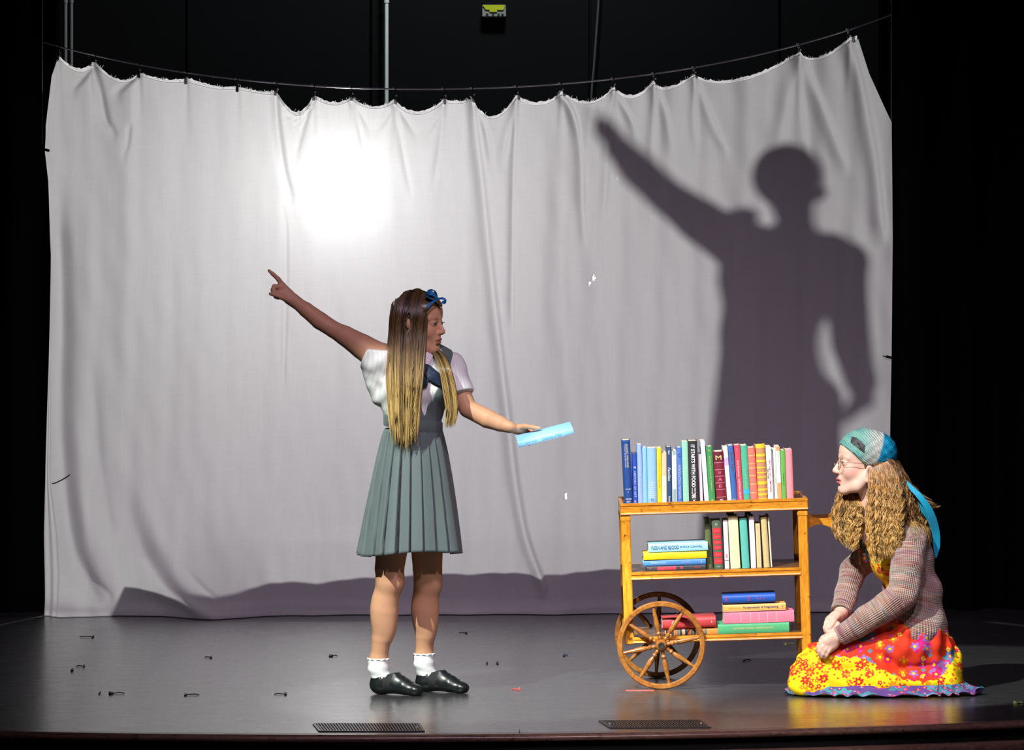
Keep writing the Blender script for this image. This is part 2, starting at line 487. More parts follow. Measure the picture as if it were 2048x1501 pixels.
# small sign box on the wall
c = W(988, 21, 9.2); s = (CAM_D+9.2)/F_PX
sg = empty('wall_sign', 'small yellow-green and grey sign box high on the black back wall', 'sign', loc=(c.x, 9.30, c.z))
M_lime = plain('lime_plate', (.55,.62,.02,1), .4); M_gp = plain('grey_plate', (.30,.32,.30,1), .5); M_dk = plain('dark_mark', (.02,.02,.02,1), .6)
MB().box((0,.02,0), (48*s,.08,25*s), bev=.006).build('casing', M_gp, sg)
MB().prism([(-23*s,12*s),(22*s,12*s),(19*s,2*s),(6*s,2*s),(6*s,-2*s),(-9*s,-2*s),(-9*s,2*s),(-17*s,3*s)], -.030, -.021).build('yellow_plate', M_lime, sg)
for dx, w_, h_ in ((-14,5,4),(-2,4,6),(9,4,4),(17,5,3)):
    MB().box((dx*s,-.024,-7*s), (w_*s,.006,h_*s)).build('dark_mark', M_dk, sg)

# side drapes (black legs)
M_vel = plain('black_velvet', (.0035,.0035,.004,1), .95, spec=.05)
def drape(x0, x1, y, label, k=1.0):
    m = 160; x = np.linspace(x0, x1, m); yy = y+k*(.07*np.sin((x-x0)*26)+.03*np.sin((x-x0)*11+1))
    zz = np.linspace(0.0, 5.3, 6)
    V = np.stack([np.stack([x, yy+.01*k, 0*x+z], -1) for k, z in enumerate(zz)]).reshape(-1,3)
    i = np.arange(m-1); F = np.concatenate([np.stack([k*m+i, k*m+i+1, (k+1)*m+i+1, (k+1)*m+i], -1) for k in range(len(zz)-1)])
    tag(mobj('stage_curtain', np_mesh('stage_curtain', V, F), M_vel), label, 'curtain')
drape(W(-260,0,3.72).x, W(110,0,3.72).x, 3.72, 'black masking curtain hanging at the left side of the stage', .5)
drape(W(1758,0,3.88).x, W(2330,0,4.0).x, 3.88, 'black masking curtain hanging at the right side of the stage')

# platform behind the sheet (its edge throws the dark strip along the sheet's foot)
M_plat = plain('platform_gloss', (.05,.05,.055,1), .20, spec=.6, var=.1)
pf = empty('platform', 'low black platform standing behind the white sheet', 'platform', loc=(0.0, 4.55, 0))
MB().box((0,0,.297), (3.44,1.3,.04), bev=.006).build('deck', M_plat, pf)
MB().box((0,-.63,.143), (3.40,.02,.285)).build('skirt_board', M_black, pf)
for sx in (-1,1):
    for sy in (-1,1): MB().box((sx*1.62,sy*.55,.143), (.06,.06,.285)).build('leg', M_black, pf)

# back lamp fixture
lf = empty('stage_lamp', 'black stage lamp on a stand behind the white sheet', 'lamp', loc=(LAMP.x, LAMP.y, 0))
M_lampb = plain('lamp_black', (.02,.02,.02,1), .4, .5)
Mx = Matrix.Translation((0,.0,LAMP.z)) @ Matrix.Rotation(PI/2, 4, 'X')
MB().lathe([(.10,-.06),(.115,-.06),(.115,-.02),(.11,-.02),(.09,-.26),(.05,-.30),(.04,-.30),(.07,-.25)], Mx @ Matrix.Rotation(0,4,'X'), 20).build('housing', M_lampb, lf, True)
MB().tube([(0,.12,.02),(0,.12,LAMP.z-.14)], .018, 10).build('stand', M_lampb, lf, True)
for k in range(3):
    a = 2*PI*k/3+.3; MB().tube([(0,.12,.45),(.42*math.cos(a),.12+.42*math.sin(a),.012)], .012, 8).build('leg', M_lampb, lf, True)

# ================================================================== SHEET
CLX = [(118,118,92),(190,130,115),(278,150,130),(373,163,143),(475,178,157),(553,188,166),(628,196,173),(703,198,177),(790,205,179),
       (888,204,180),(945,201,178),(1033,196,173),(1122,189,167),(1227,178,157),(1308,166,147),(1388,152,136),(1598,108,90),(1697,82,62)]
SAG = [(158,143),(238,163),(330,163),(430,176),(520,186),(594,230),(668,210),(745,217),(835,229),(915,207),(985,237),(1078,211),(1178,208),(1266,196),(1336,177),(1480,160),(1640,116)]
def sheet_y(px): return 3.48+.30*(px-90)/1700.0
def top_py(x):
    x = np.asarray(x, dtype=float); y = np.interp(x, [c[0] for c in CLX]+[1716], [c[1] for c in CLX]+[79])
    for (a, b, (mx, my)) in zip(CLX[:-1], CLX[1:], SAG):
        t = np.clip((x-a[0])/(b[0]-a[0]), 0, 1); sag = my-(a[1]+b[1])/2
        tm = (mx-a[0])/(b[0]-a[0]); e = math.log(.5)/math.log(tm); u = t**e
        y = y+sag*4*u*(1-u)*np.where((t>0)&(t<1), 1, 0)
    return y
LEFT = [(0,118),(.03,104),(.12,93),(.165,90),(.22,97),(.35,104),(.6,103),(.76,102),(.85,116),(.92,120),(1,117)]     # t, px
RIGHT = [(0,1716),(.06,1738),(.145,1783),(.35,1785),(.55,1783),(.7,1780),(1,1771)]
FOLDS = [ # points, amplitude (m), width (px)
 ([(553,188),(558,250),(565,310),(572,350),(582,388)], .030, 7), ([(563,390),(572,450),(573,560),(568,760)], .010, 5),
 ([(945,200),(955,290),(968,400),(982,540),(1000,700),(1018,850),(1034,980),(1052,1075),(1088,1175)], .032, 9),
 ([(1033,196),(1029,300),(1026,420),(1024,640)], .014, 5), ([(1033,196),(1016,260),(1005,320)], .016, 7),
 ([(945,200),(972,260),(984,330)], .014, 6),
 ([(790,205),(806,300),(822,380)], .012, 5), ([(790,205),(815,240),(832,268)], .018, 6), ([(703,198),(718,250),(728,300)], .013, 5),
 ([(703,198),(725,230),(738,255)], .015, 6), ([(790,205),(770,240),(756,260)], .015, 8), ([(888,204),(872,240),(856,265)], .014, 8),
 ([(888,204),(880,290),(868,370)], .010, 5), ([(628,196),(610,250),(596,300)], .016, 5), ([(628,196),(612,230),(596,262),(580,235),(560,200)], .018, 7),
 ([(1122,189),(1148,235),(1162,330),(1168,480)], .014, 7), ([(1122,189),(1140,215),(1156,262)], .018, 7),
 ([(190,130),(204,190),(214,240),(228,262)], .022, 8), ([(278,150),(252,170),(236,186)], .02, 9), ([(190,130),(165,160),(148,180)], .018, 9),
 ([(260,250),(255,290),(248,310)], .008, 5),
 ([(106,330),(118,420),(126,600),(124,780),(130,950),(150,1090),(190,1190)], .055, 24),
 ([(175,700),(190,820),(200,930),(225,1080)], .012, 16),
 ([(240,930),(262,1030),(292,1110),(340,1180),(430,1228)], .060, 34),
 ([(160,1090),(185,1150),(220,1190)], .012, 6), ([(360,1120),(400,1165),(430,1190)], .012, 7),
 ([(1697,82),(1722,180),(1748,320),(1764,470)], .035, 12), ([(1598,108),(1640,210),(1688,330)], .018, 12), ([(1598,108),(1572,210),(1556,290)], .016, 12),
 ([(1598,108),(1600,190),(1610,300)], .012, 8),
 ([(1388,152),(1418,230),(1450,300)], .016, 9), ([(1388,152),(1386,230),(1392,290)], .010, 8), ([(1308,166),(1332,235),(1342,300)], .015, 9),
 ([(1308,166),(1306,240),(1300,330)], .012, 8), ([(1227,178),(1216,250),(1214,330),(1208,430)], .014, 7), ([(1227,178),(1258,232),(1270,262)], .016, 7),
 ([(1185,210),(1170,300),(1160,420)], .010, 10), ([(780,480),(785,650),(782,830)], .006, 12), ([(680,520),(672,700),(668,900)], .005, 14), ([(1120,300),(1116,520),(1126,760)], .007, 14),
 ([(860,560),(870,800),(880,1000)], .005, 16), ([(1210,420),(1200,640),(1215,860)], .007, 14), ([(330,330),(340,600),(350,820)], .005, 20), ([(450,350),(448,620),(452,900)], .005, 18),
]
def build_sheet():
    ns, nt = 700, 240
    s = np.linspace(0, 1, ns)[None,:]; t = (np.linspace(0, 1, nt)**1.05)[:,None]
    xl = np.interp(t, [p[0] for p in LEFT], [p[1] for p in LEFT]); xr = np.interp(t, [p[0] for p in RIGHT], [p[1] for p in RIGHT])
    X = xl+(xr-xl)*s
    top = top_py(118+(1716-118)*s); bot = 1234-12*s
    Y = top+(bot-top)*t
    v = Y-top
    D = .010*np.sin(X*.038+.6*np.sin(X*.011)+Y*.0015)*np.exp(-v/900)+.006*np.sin(X*.083+2+Y*.002)*np.exp(-v/500)+.012*np.sin(X*.0115+1.0)+.008*np.sin(X*.019-Y*.004)
    for (a, b, (mx, my)) in zip(CLX[:-1], CLX[1:], SAG):                     # swags between the clips
        sag = max(0, my-(a[1]+b[1])/2); hw = (b[0]-a[0])*.42
        D += .0011*sag*np.exp(-((X-(a[0]+b[0])/2)/hw)**2)*np.exp(-v/70)
    for cx, cy, _ in CLX:
        D += .016*np.exp(-((X-cx)/(4+.06*v))**2)*np.exp(-v/120)
    for pts, amp, w in FOLDS:
        P = smooth_curve(pts, 60); py0, py1 = P[:,1].min(), P[:,1].max()
        order = np.argsort(P[:,1]); fx = np.interp(Y, P[order,1], P[order,0])
        e = (np.clip((Y-py0+6)/12, 0, 1) if py0 < 300 else np.clip((Y-py0)/(50+4*w), 0, 1)**1.5)*np.clip((py1+25-Y)/50, 0, 1)
        dx = X-fx; wl = np.where(dx < 0, w*1.5, w*.75)
        D += 1.45*amp*e*np.exp(-(dx/wl)**2)
    low = np.clip((Y-1010)/215, 0, 1)**1.6                                    # the foot of the sheet kicks forward on the floor
    D += low*(.13*np.exp(-((X-425)/75)**2)-.03*np.exp(-((X-330)/40)**2)+.05*np.exp(-((X-1120)/55)**2)+.012*np.sin(X*.017)+.010*np.sin(X*.041+1))
    D += .035*np.clip((Y-1195)/30, 0, 1)**2*(1+.5*np.sin(X*.013+2))
    D += .012*np.exp(-((Y-1214-5*np.sin(X*.008))/7)**2)*np.clip((X-250)/200, 0, 1)
    rn = np.random.default_rng(3); k = rn.normal(size=(14,3))
    for a, b, ph in k: D += .0012*np.sin(X*.05*a+Y*.02*b+ph*6)
    yy = sheet_y(X)-D; d = CAM_D+yy
    ref = CAM_D+sheet_y(X)                                                     # keep the drawn outline: lay out on the undisplaced plane
    P = np.stack([(X-1024)*ref/F_PX, yy, CAM_H-(Y-HOR)*ref/F_PX], -1)
    P[...,2] = np.maximum(P[...,2], .004)
    # turned-back left edge: extra columns wrapping behind
    nb = 12; wrap = []
    outer = np.interp(t[:,0], [0,.03,.12,.165,.22,.35,.55,.7,.85,1], [112,100,88,88,96,101,96,90,86,87])
    for j in range(nb, 0, -1):
        q = P[:,0,:].copy(); f = j/nb
        px_edge = xl[:,0]; ox = (outer-px_edge)*f
        q[:,0] += ox*(CAM_D+3.5)/F_PX*1.0; q[:,1] += .10*f+.01*math.sin(j)
        wrap.append(q)
    P = np.concatenate([np.stack(wrap, 1), P], 1); ns2 = ns+nb
    i = np.arange(nt-1)[:,None]*ns2+np.arange(ns2-1)[None,:]
    Fq = np.stack([i, i+ns2, i+ns2+1, i+1], -1).reshape(-1,4)
    Xp = np.concatenate([np.full((nt, nb), -999.0), X+0*Y], 1).ravel(); Yp = np.concatenate([np.zeros((nt, nb)), Y+0*X], 1).ravel()
    fx_, fy_ = Xp[Fq].mean(1), Yp[Fq].mean(1)                                   # small holes added so lamplight brightens the tape over them
    keep = np.ones(len(Fq), bool)
    for hx, hy, hw, hh in ((1186.5,555,4,5.5),(1179,566,3,4),(1131,993,3,7)): keep &= (((fx_-hx)/hw)**2+((fy_-hy)/hh)**2) > 1
    Fq = Fq[keep]
    me = np_mesh('hanging_sheet', P.reshape(-1,3), Fq)
    t_ = NT('sheet_cloth'); o = t_.obj()
    n1 = t_.noise(t_.map(o, (2.0,1,30)), 6, 5, .6); n2 = t_.noise(t_.map(o, (30,1,1.6)), 5, 4, .6); n3 = t_.noise(o, 2.0, 3)
    wv = t_.math('ADD', t_.math('MULTIPLY', n1, .5), t_.math('MULTIPLY', n2, .5))
    cc = t_.ramp(wv, [(.3,(.71,.705,.71,1)), (.5,(.74,.735,.74,1)), (.7,(.775,.77,.775,1))])
    bmp = t_.n('ShaderNodeBump', i_Strength=.05, i_Distance=.003); t_.l(wv, bmp.inputs['Height'])
    df = t_.n('ShaderNodeBsdfDiffuse'); tr = t_.n('ShaderNodeBsdfTranslucent'); rf = t_.n('ShaderNodeBsdfRefraction', i_IOR=1.45, i_Roughness=.88, distribution='BECKMANN'); rf2 = t_.n('ShaderNodeBsdfRefraction', i_IOR=1.45, i_Roughness=.33, distribution='BECKMANN'); rf3 = t_.n('ShaderNodeBsdfRefraction', i_IOR=1.45, i_Roughness=.52)
    for nd in (df, tr, rf, rf2, rf3): t_.l(cc, nd.inputs['Color'])
    for nd in (df, tr): t_.l(bmp.outputs[0], nd.inputs['Normal'])
    ge = t_.n('ShaderNodeNewGeometry'); vm = t_.n('ShaderNodeMix', data_type='VECTOR')   # light through the gaps of the weave hardly follows the folds
    vm.inputs[0].default_value = .9; t_.l(ge.outputs['Normal'], vm.inputs[4]); vm.inputs[5].default_value = (0,-1,0)
    vn = t_.n('ShaderNodeVectorMath', operation='NORMALIZE'); t_.l(vm.outputs[1], vn.inputs[0]); t_.l(vn.outputs[0], rf.inputs['Normal']); t_.l(vn.outputs[0], rf2.inputs['Normal']); t_.l(vn.outputs[0], rf3.inputs['Normal'])
    m1 = t_.n('ShaderNodeMixShader'); m1.inputs[0].default_value = .46; t_.l(df.outputs[0], m1.inputs[1]); t_.l(tr.outputs[0], m1.inputs[2])
    m2 = t_.n('ShaderNodeMixShader'); m2.inputs[0].default_value = .026; t_.l(m1.outputs[0], m2.inputs[1]); m3 = t_.n('ShaderNodeMixShader'); m3.inputs[0].default_value = .24; m4 = t_.n('ShaderNodeMixShader'); m4.inputs[0].default_value = .32; t_.l(rf3.outputs[0], m4.inputs[1]); t_.l(rf2.outputs[0], m4.inputs[2]); t_.l(rf.outputs[0], m3.inputs[1]); t_.l(m4.outputs[0], m3.inputs[2]); t_.l(m3.outputs[0], m2.inputs[2])
    tp_ = t_.n('ShaderNodeBsdfTransparent'); m5 = t_.n('ShaderNodeMixShader'); m5.inputs[0].default_value = .012      # open gaps of the weave
    t_.l(m2.outputs[0], m5.inputs[1]); t_.l(tp_.outputs[0], m5.inputs[2]); t_.l(m5.outputs[0], t_.out.inputs['Surface']); t_.t.nodes.remove(t_.b)
    sh = mobj('hanging_sheet', me, t_.m)
    tag(sh, 'wide white cloth sheet hung on a wire across the stage, glowing from behind', 'sheet')
    # frayed hem along the top edge
    Pt = P[0, nb:, :]; r2 = np.random.default_rng(5)
    m = MB(); Q = Pt[::2]; jag = np.abs(r2.normal(size=len(Q)))*.004+.0095+.003*np.sin(np.arange(len(Q))*.13)
    Vr = []; Fr = []
    for i, p in enumerate(Q):
        Vr += [p+[0,.003,-.003], p+[0,.0035,jag[i]]]
        if i: Fr.append((2*i-2, 2*i, 2*i+1, 2*i-1))
    m.add(Vr, Fr)
    for _ in range(1700):
        i = r2.integers(0, len(Pt)-1); p = Pt[i]+np.array([r2.normal()*.002, .004+abs(r2.normal())*.003, r2.uniform(0,.008)])
        q = p+np.array([r2.normal()*.006, r2.normal()*.003, abs(r2.normal())*.007]); w = .0009
        m.add([p+[-w,0,0], p+[w,0,0], q+[w*.4,0,0], q+[-w*.4,0,0]], [(0,1,2,3)])
    tf = NT('frayed_cotton'); dfr = tf.n('ShaderNodeBsdfTranslucent'); dfr.inputs[0].default_value = (.9,.9,.9,1); d2 = tf.n('ShaderNodeBsdfDiffuse'); d2.inputs[0].default_value = (.9,.9,.9,1)
    mm = tf.n('ShaderNodeMixShader'); mm.inputs[0].default_value = .65; tf.l(d2.outputs[0], mm.inputs[1]); tf.l(dfr.outputs[0], mm.inputs[2]); tf.l(mm.outputs[0], tf.out.inputs[0]); tf.t.nodes.remove(tf.b)
    tag(m.build('frayed_edge', tf.m, sh, True, fix=False), kind='stuff')
    return sh, P
SHEET, SHEET_P = build_sheet()

# wire, guy cables, clips
M_wire = plain('wire_metal', (.55,.56,.60,1), .35, .5); M_clip = plain('clip_black', (.012,.012,.012,1), .35)
M_glint = plain('glint_white', (.9,.9,.9,1), .35, .0)  # white of the painted clip glints, also used on the grille screws
wx = [84]+[c[0] for c in CLX]+[1783]; wy = [83]+[c[2] for c in CLX]+[28]
cpoly = np.polyfit(wx, wy, 4)
wp = [W(px, float(np.polyval(cpoly, px)), sheet_y(px)+.01) for px in np.linspace(84, 1783, 90)]
tag(MB().tube(wp, .0042, 6).build('hanging_wire', M_wire, None, True), 'sagging steel wire strung across the stage holding up the white sheet', 'wire')
for px, lab in ((84,'left'), (1783,'right')):
    y = sheet_y(px)+.012; a, b = W(px, -500, y), W(px, 290, y)
    tag(MB().tube([a, b], .0022, 6).build('hanging_cable', plain('thin_cable', (.03,.03,.032,1), .6), None, True),
        'thin vertical cable holding the %s end of the sagging wire' % lab, 'cable')
def sheet_clip(px, pyt, pyw):
    y = sheet_y(px); a = W(px, float(np.polyval(cpoly, px)), y+.01); b = W(px, pyt+7, y-.014)
    root = empty('curtain_clip', None, 'clip', 'clips along the top of the sheet', loc=a)
    Mx = Matrix.Rotation(PI/2, 4, 'Y')
    V = MB(); V.lathe([(.0105+.0022*math.cos(k*PI/3), .0022*math.sin(k*PI/3)) for k in range(6)], Matrix.Translation((0,0,-.006)) @ Matrix.Rotation(.35,4,'Z') @ Mx, 14, True).build('ring', M_clip, root, True)
    L = a.z-b.z
    MB().tube([(0,-.002,-.016),(0,-.006,-L*.5)], .0028, 6).build('hook', M_clip, root, True)
    m = MB(); m.box((0,-.020,-L*.72), (.012,.006,L*.5), bev=.002); m.box((0,.004,-L*.72), (.012,.004,L*.5), bev=.0015); m.build('jaw', M_clip, root)
    MB().lathe([(.0001,-.0042),(.004,-.002),(.004,.002),(.0001,.0042)], Matrix.Translation((.007,-.026,-L*.40)), 8).build('glint_bead', M_glint, root, True)  # this white bead and the next stand in for glints on the clip
    MB().lathe([(.0001,-.004),(.0036,-.002),(.0036,.002),(.0001,.004)], Matrix.Translation((-.009,-.014,.004)), 8).build('screw_glint', M_glint, root, True)
    return root
ORD = ['first','second','third','fourth','fifth','sixth','seventh','eighth','ninth']
for i, (px, pyt, pyw) in enumerate(CLX):
    o = sheet_clip(px, pyt, pyw)
    o['label'] = 'black curtain clip on the wire above the sheet, %s from the %s end' % ((ORD[i],'left') if i < 9 else (ORD[17-i],'right'))
for px, py, lab in ((92,300,'small black clip pinching the left edge of the white sheet high up'), (1779,715,'small dark clip on the right edge of the white sheet')):
    p = W(px, py, sheet_y(px)-.02); root = empty('edge_clip', lab, 'clip', loc=p)
    MB().box((0,0,0), (.034,.010,.013), Matrix.Rotation(.25,4,'Y'), bev=.003).build('jaw', M_clip, root)
    MB().tube([(-.016,0,.002),(-.03,.01,.006)], .003, 6).build('hook', M_clip, root, True)
# dark tie strap low on the left edge
pts = [W(104,968,sheet_y(104)-.07), W(112,966,sheet_y(110)-.075), W(128,958,sheet_y(130)-.085), W(140,950,sheet_y(140)-.085)]
tag(MB().tube(smooth_curve([tuple(p) for p in pts], 10), .006, 6, flat=.5).build('tie_strap', plain('grey_strap', (.06,.06,.065,1), .7), None, True),
    'short dark strap lying on the left edge of the sheet below its middle', 'strap')
# small tape patches over the holes added to let lamplight through
_tt = NT('translucent_tape'); _d = _tt.n('ShaderNodeBsdfTranslucent'); _d.inputs[0].default_value = (.95,.95,.95,1); _tt.l(_d.outputs[0], _tt.out.inputs[0]); _tt.t.nodes.remove(_tt.b); M_tape_w = _tt.m
SH_CO = SHEET_P.reshape(-1,3)
def tape_bits(label, bits):
    c = W(bits[0][1], bits[0][2], 3.6); k = np.argmin((SH_CO[:,0]-c.x)**2+(SH_CO[:,2]-c.z)**2); yb = SH_CO[k,1]
    root = empty('tape_scrap', label, 'tape', 'white tape patches on the sheet', loc=SH_CO[k])
    for nm, hx, hy, hw, hh in bits:
        m = MB(); n_ = 14; V = []
        for i in range(n_):
            q = W(hx+(hw+2.5)*math.cos(2*PI*i/n_), hy+(hh+2.5)*math.sin(2*PI*i/n_), 3.6); kk = np.argmin((SH_CO[:,0]-q.x)**2+(SH_CO[:,2]-q.z)**2)
            V.append(SH_CO[kk]+np.array([0,-.004,0])-SH_CO[k])
        m.add(V, [tuple(range(n_))]); m.build(nm, M_tape_w, root, fix=False)
tape_bits('tiny white tape patch on the sheet above the book cart', [('upper_strip',1186.5,555,4,5.5), ('lower_strip',1179,566,3,4)])
tape_bits('tiny white tape patch low on the sheet to the left of the book cart', [('strip',1131,993,3,7)])

# ================================================================== floor grilles and scraps
M_gr = plain('grille_metal', (.12,.12,.11,1), .35, .6); M_grille_shade = plain('grille_shade', (.002,.002,.002,1), .9)
def grille(quad, label):
    a, b, c_, d = [FL(*q) for q in quad]                     # front-left, front-right, back-right, back-left
    root = empty('floor_grille', label, 'grille', 'floor grilles near the stage edge', loc=(a+b+c_+d)/4)
    o = (a+b+c_+d)/4; P = lambda u, v: (a+(b-a)*u+((d-a)+(c_-d-b+a)*u)*v)-o
    m = MB(); z = .002
    m.add([P(0,0)+Vector((0,0,z*.5)), P(1,0)+Vector((0,0,z*.5)), P(1,1)+Vector((0,0,z*.5)), P(0,1)+Vector((0,0,z*.5))], [(0,1,2,3)]); m.build('shade_plate', M_grille_shade, root)  # flat black plate stands in for the shade below the bars
    m = MB()
    def bar(p, q, w):
        t = (q-p).normalized(); nrm = Vector((-t.y, t.x, 0))*w/2; up = Vector((0,0,.005))
        m.add([p-nrm, p+nrm, q+nrm, q-nrm, p-nrm+up, p+nrm+up, q+nrm+up, q-nrm+up], [(4,5,6,7),(0,1,5,4),(1,2,6,5),(2,3,7,6),(3,0,4,7)])
    for (u0,v0,u1,v1) in ((0,0,1,0),(1,0,1,1),(1,1,0,1),(0,1,0,0)): bar(P(u0,v0), P(u1,v1), .010)
    m.build('frame', M_gr, root)
    m = MB()
    for i in range(1, 36): bar(P(i/36,0), P(i/36,1), .0045)
    for j in (1,2,3,4): bar(P(0,j/5), P(1,j/5), .006)
    tag(m.build('bars', M_gr, root), kind='stuff')
    for u in (.04,.96): MB().lathe([(.004,0),(.004,.007),(.0001,.008)], Matrix.Translation(P(u,.5)), 8).build('screw_glint', M_glint, root)
grille([(640,1465),(847,1465),(838,1450),(628,1450)], 'metal floor grille set in the stage in front of the standing girl')
grille([(1222,1458),(1420,1457),(1400,1443),(1200,1444)], 'metal floor grille set in the stage in front of the book cart')
M_tb = plain('black_tape', (.006,.006,.006,1), .5); M_tr = plain('red_tape', (.75,.12,.10,1), .45); M_tbl = plain('blue_tape', (.03,.06,.35,1), .45); M_tg = plain('green_tape', (.35,.45,.12,1), .45)
def floor_scrap(px, py, w, mat, label, arm=0, h=.010):
    p = FL(px, py); s_ = F_PX/(CAM_D+p.y); L = w/s_
    rr = random.Random(px*7+py); m = MB()
    n_ = 7; pts = [(L*.35*math.cos(2*PI*k/n_)*rr.uniform(.6,1.1), .045*math.sin(2*PI*k/n_)*rr.uniform(.5,1.2)) for k in range(n_)]
    V = [(x,y,.001) for x,y in pts]+[(x*.9,y*.9,h*rr.uniform(.5,1)) for x,y in pts]
    m.add(V, [tuple(range(n_-1,-1,-1)), tuple(range(n_,2*n_))]+[(k,(k+1)%n_,n_+(k+1)%n_,n_+k) for k in range(n_)])
    if arm:
        x0 = L*.3*(1 if arm > 0 else -1); m.tube([(x0,0,.004),(x0+arm/s_*.6,.012,.005),(x0+arm/s_,.004,.003)], .0022, 5)
    o = m.build('tape_scrap', mat); o.location = p
    tag(o, label, 'tape', 'scraps of tape on the stage floor'); return o
for a in [(186,1276,9,M_tb,'tiny black tape scrap with a thread near the sheet foot at far left',-24), (144,1343,12,M_tb,'black tape scrap on the floor at far left beside a thread',0),
          (168,1335,6,M_tb,'thin black thread of tape just right of the far left scrap',-14), (422,1317,9,M_tb,'black tape scrap on the floor left of the standing girl, midway back',-10),
          (222,1389,15,M_tb,'black hairpin shaped scrap at front left of the stage',22), (199,1389,6,plain('brown_tape',(.18,.07,.04,1),.5),'tiny brown scrap at front left beside the hairpin shaped scrap',0),
          (371,1392,9,M_tb,'black tape scrap with a tail at front left of the stage',24), (571,1391,9,M_tb,'black tape scrap with a tail to the left of the standing girl',-20),
          (662,1314,14,M_tb,'dark crumbs of tape behind and left of the standing girl',8), (933,1268,9,M_tb,'dark scrap near the sheet foot to the right of the standing girl',-12),
          (995,1329,8,M_tb,'black scrap on the floor between the girl and the cart, right of two',0), (974,1329,5,M_tb,'black scrap on the floor between the girl and the cart, left of two',0),
          (1038,1381,9,M_tr,'small red tape arrow on the floor between the girl and the cart',-12), (1128,1313,8,M_tbl,'tiny blue scrap on the floor left of the cart wheels',5),
          (1487,1323,8,M_tb,'dark scrap on the floor under the right end of the cart',12), (1570,1290,10,M_tg,'pale green scrap on the floor behind the right cart leg',16),
          (2030,1408,8,M_tg,'yellow green scrap on the floor at far right',14), (1039,1466,5,M_tbl,'tiny blue scrap near the stage edge at the middle',0)]:
    floor_scrap(*a)
a, b = FL(1252,1382), FL(1308,1382)
tag(MB().box(((a+b)/2), (b.x-a.x, .03, .002)).build('tape_strip', M_tr), 'thin red strip of spike tape on the floor under the front cart wheel', 'tape')
# ================================================================== BOOK CART
CART_Y = 0.28                                              # depth of the near side
CS = F_PX/(CAM_D+CART_Y)                                   # px per metre there
TILT = math.radians(1.8)
cart_o = W(1322, 1290, CART_Y)                             # near wheel hub
CARTM = Matrix.Translation(cart_o) @ Matrix.Rotation(-TILT, 4, 'Y')
INV = CARTM.inverted()
def CL(px, py, dy=0.0):
    """pixel on the cart's near plane (+dy deeper, in cart space) -> cart-local point"""
    p = INV @ W(px, py, CART_Y); return Vector((p.x, dy, p.z))
M_oak = wood('cart_wood', (.34,.115,.008,1), (.60,.235,.016,1), (.78,.36,.035,1), .33, 1.2, (2.2,14,14), .08)
M_oakv = wood('cart_wood_upright', (.38,.13,.008,1), (.64,.26,.018,1), (.80,.39,.040,1), .33, 1.2, (14,14,2.0), .18)
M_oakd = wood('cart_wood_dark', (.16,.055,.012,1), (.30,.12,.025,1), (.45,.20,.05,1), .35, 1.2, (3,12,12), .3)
M_top = wood('shelf_board', (.10,.04,.012,1), (.17,.075,.022,1), (.25,.12,.04,1), .3, 1.0, (2,12,12), .2)
cart = empty('book_cart', 'wooden two-wheeled book cart with three shelves full of books', 'cart'); cart.matrix_world = CARTM
DEP = 0.41                                                 # leg to leg depth
# local heights from the photograph
zt = CL(1425, 1002).z; zt2 = CL(1425, 1026).z              # top tray rail
zm = CL(1440, 1140).z; zm2 = CL(1440, 1156).z              # middle shelf
zb = CL(1440, 1270).z; zb2 = CL(1440, 1283).z              # bottom shelf
xl = CL(1241, 1015).x; xr = CL(1615, 1010).x
lx0 = CL(1253, 1100).x; lx1 = CL(1607, 1090).x; lw = 19/CS
foot = CL(1612, 1380).z
def rail(z_top, z_bot, x0, x1, y, name='rail'):
    h = z_top-z_bot; m = MB()
    prof = [(-.010,0), (.008,0), (.008,-.010), (.004,-.013), (.004,-h+.012), (.008,-h+.009), (.010,-h+.004), (.006,-h), (-.010,-h)]
    V = []; n = len(prof)
    for x in (x0, x1): V += [(x, y-p, z_top+q) for p, q in prof]
    F = [tuple(range(n)), tuple(range(2*n-1,n-1,-1))]+[(i, i+n, (i+1)%n+n, (i+1)%n) for i in range(n)]
    m.add(V, F); return m
# near and far rails, end rails, boards
for y in (-.005, DEP+.005):
    rail(zt, zt2, xl, xr, y if y < .1 else y).build('top_rail', M_oak, cart, False)
    rail(zm, zm2, lx0+lw*.4, lx1-lw*.4, y+.004).build('shelf_rail', M_oak, cart)
    rail(zb, zb2, lx0+lw*.4, lx1-lw*.4, y+.004).build('shelf_rail', M_oak, cart)
for x in (xl+.006, xr-.006):
    MB().box((x, DEP/2, (zt+zt2)/2), (.014, DEP+.02, zt-zt2), bev=.002).build('top_rail', M_oak, cart)
for x in (lx0, lx1):
    MB().box((x, DEP/2, (zm+zm2)/2), (.014, DEP, zm-zm2), bev=.002).build('shelf_rail', M_oakd, cart)
    MB().box((x, DEP/2, (zb+zb2)/2), (.014, DEP, zb-zb2), bev=.002).build('shelf_rail', M_oakd, cart)
z_tb = zt-.010
MB().box(((xl+xr)/2, DEP/2, z_tb-.006), (xr-xl-.02, DEP, .012)).build('tray_board', M_top, cart)
MB().box(((lx0+lx1)/2, DEP/2, zm-.006), (lx1-lx0, DEP-.004, .012)).build('shelf_board', M_top, cart)
MB().box(((lx0+lx1)/2, DEP/2, zb-.006), (lx1-lx0, DEP-.004, .012)).build('shelf_board', M_top, cart)
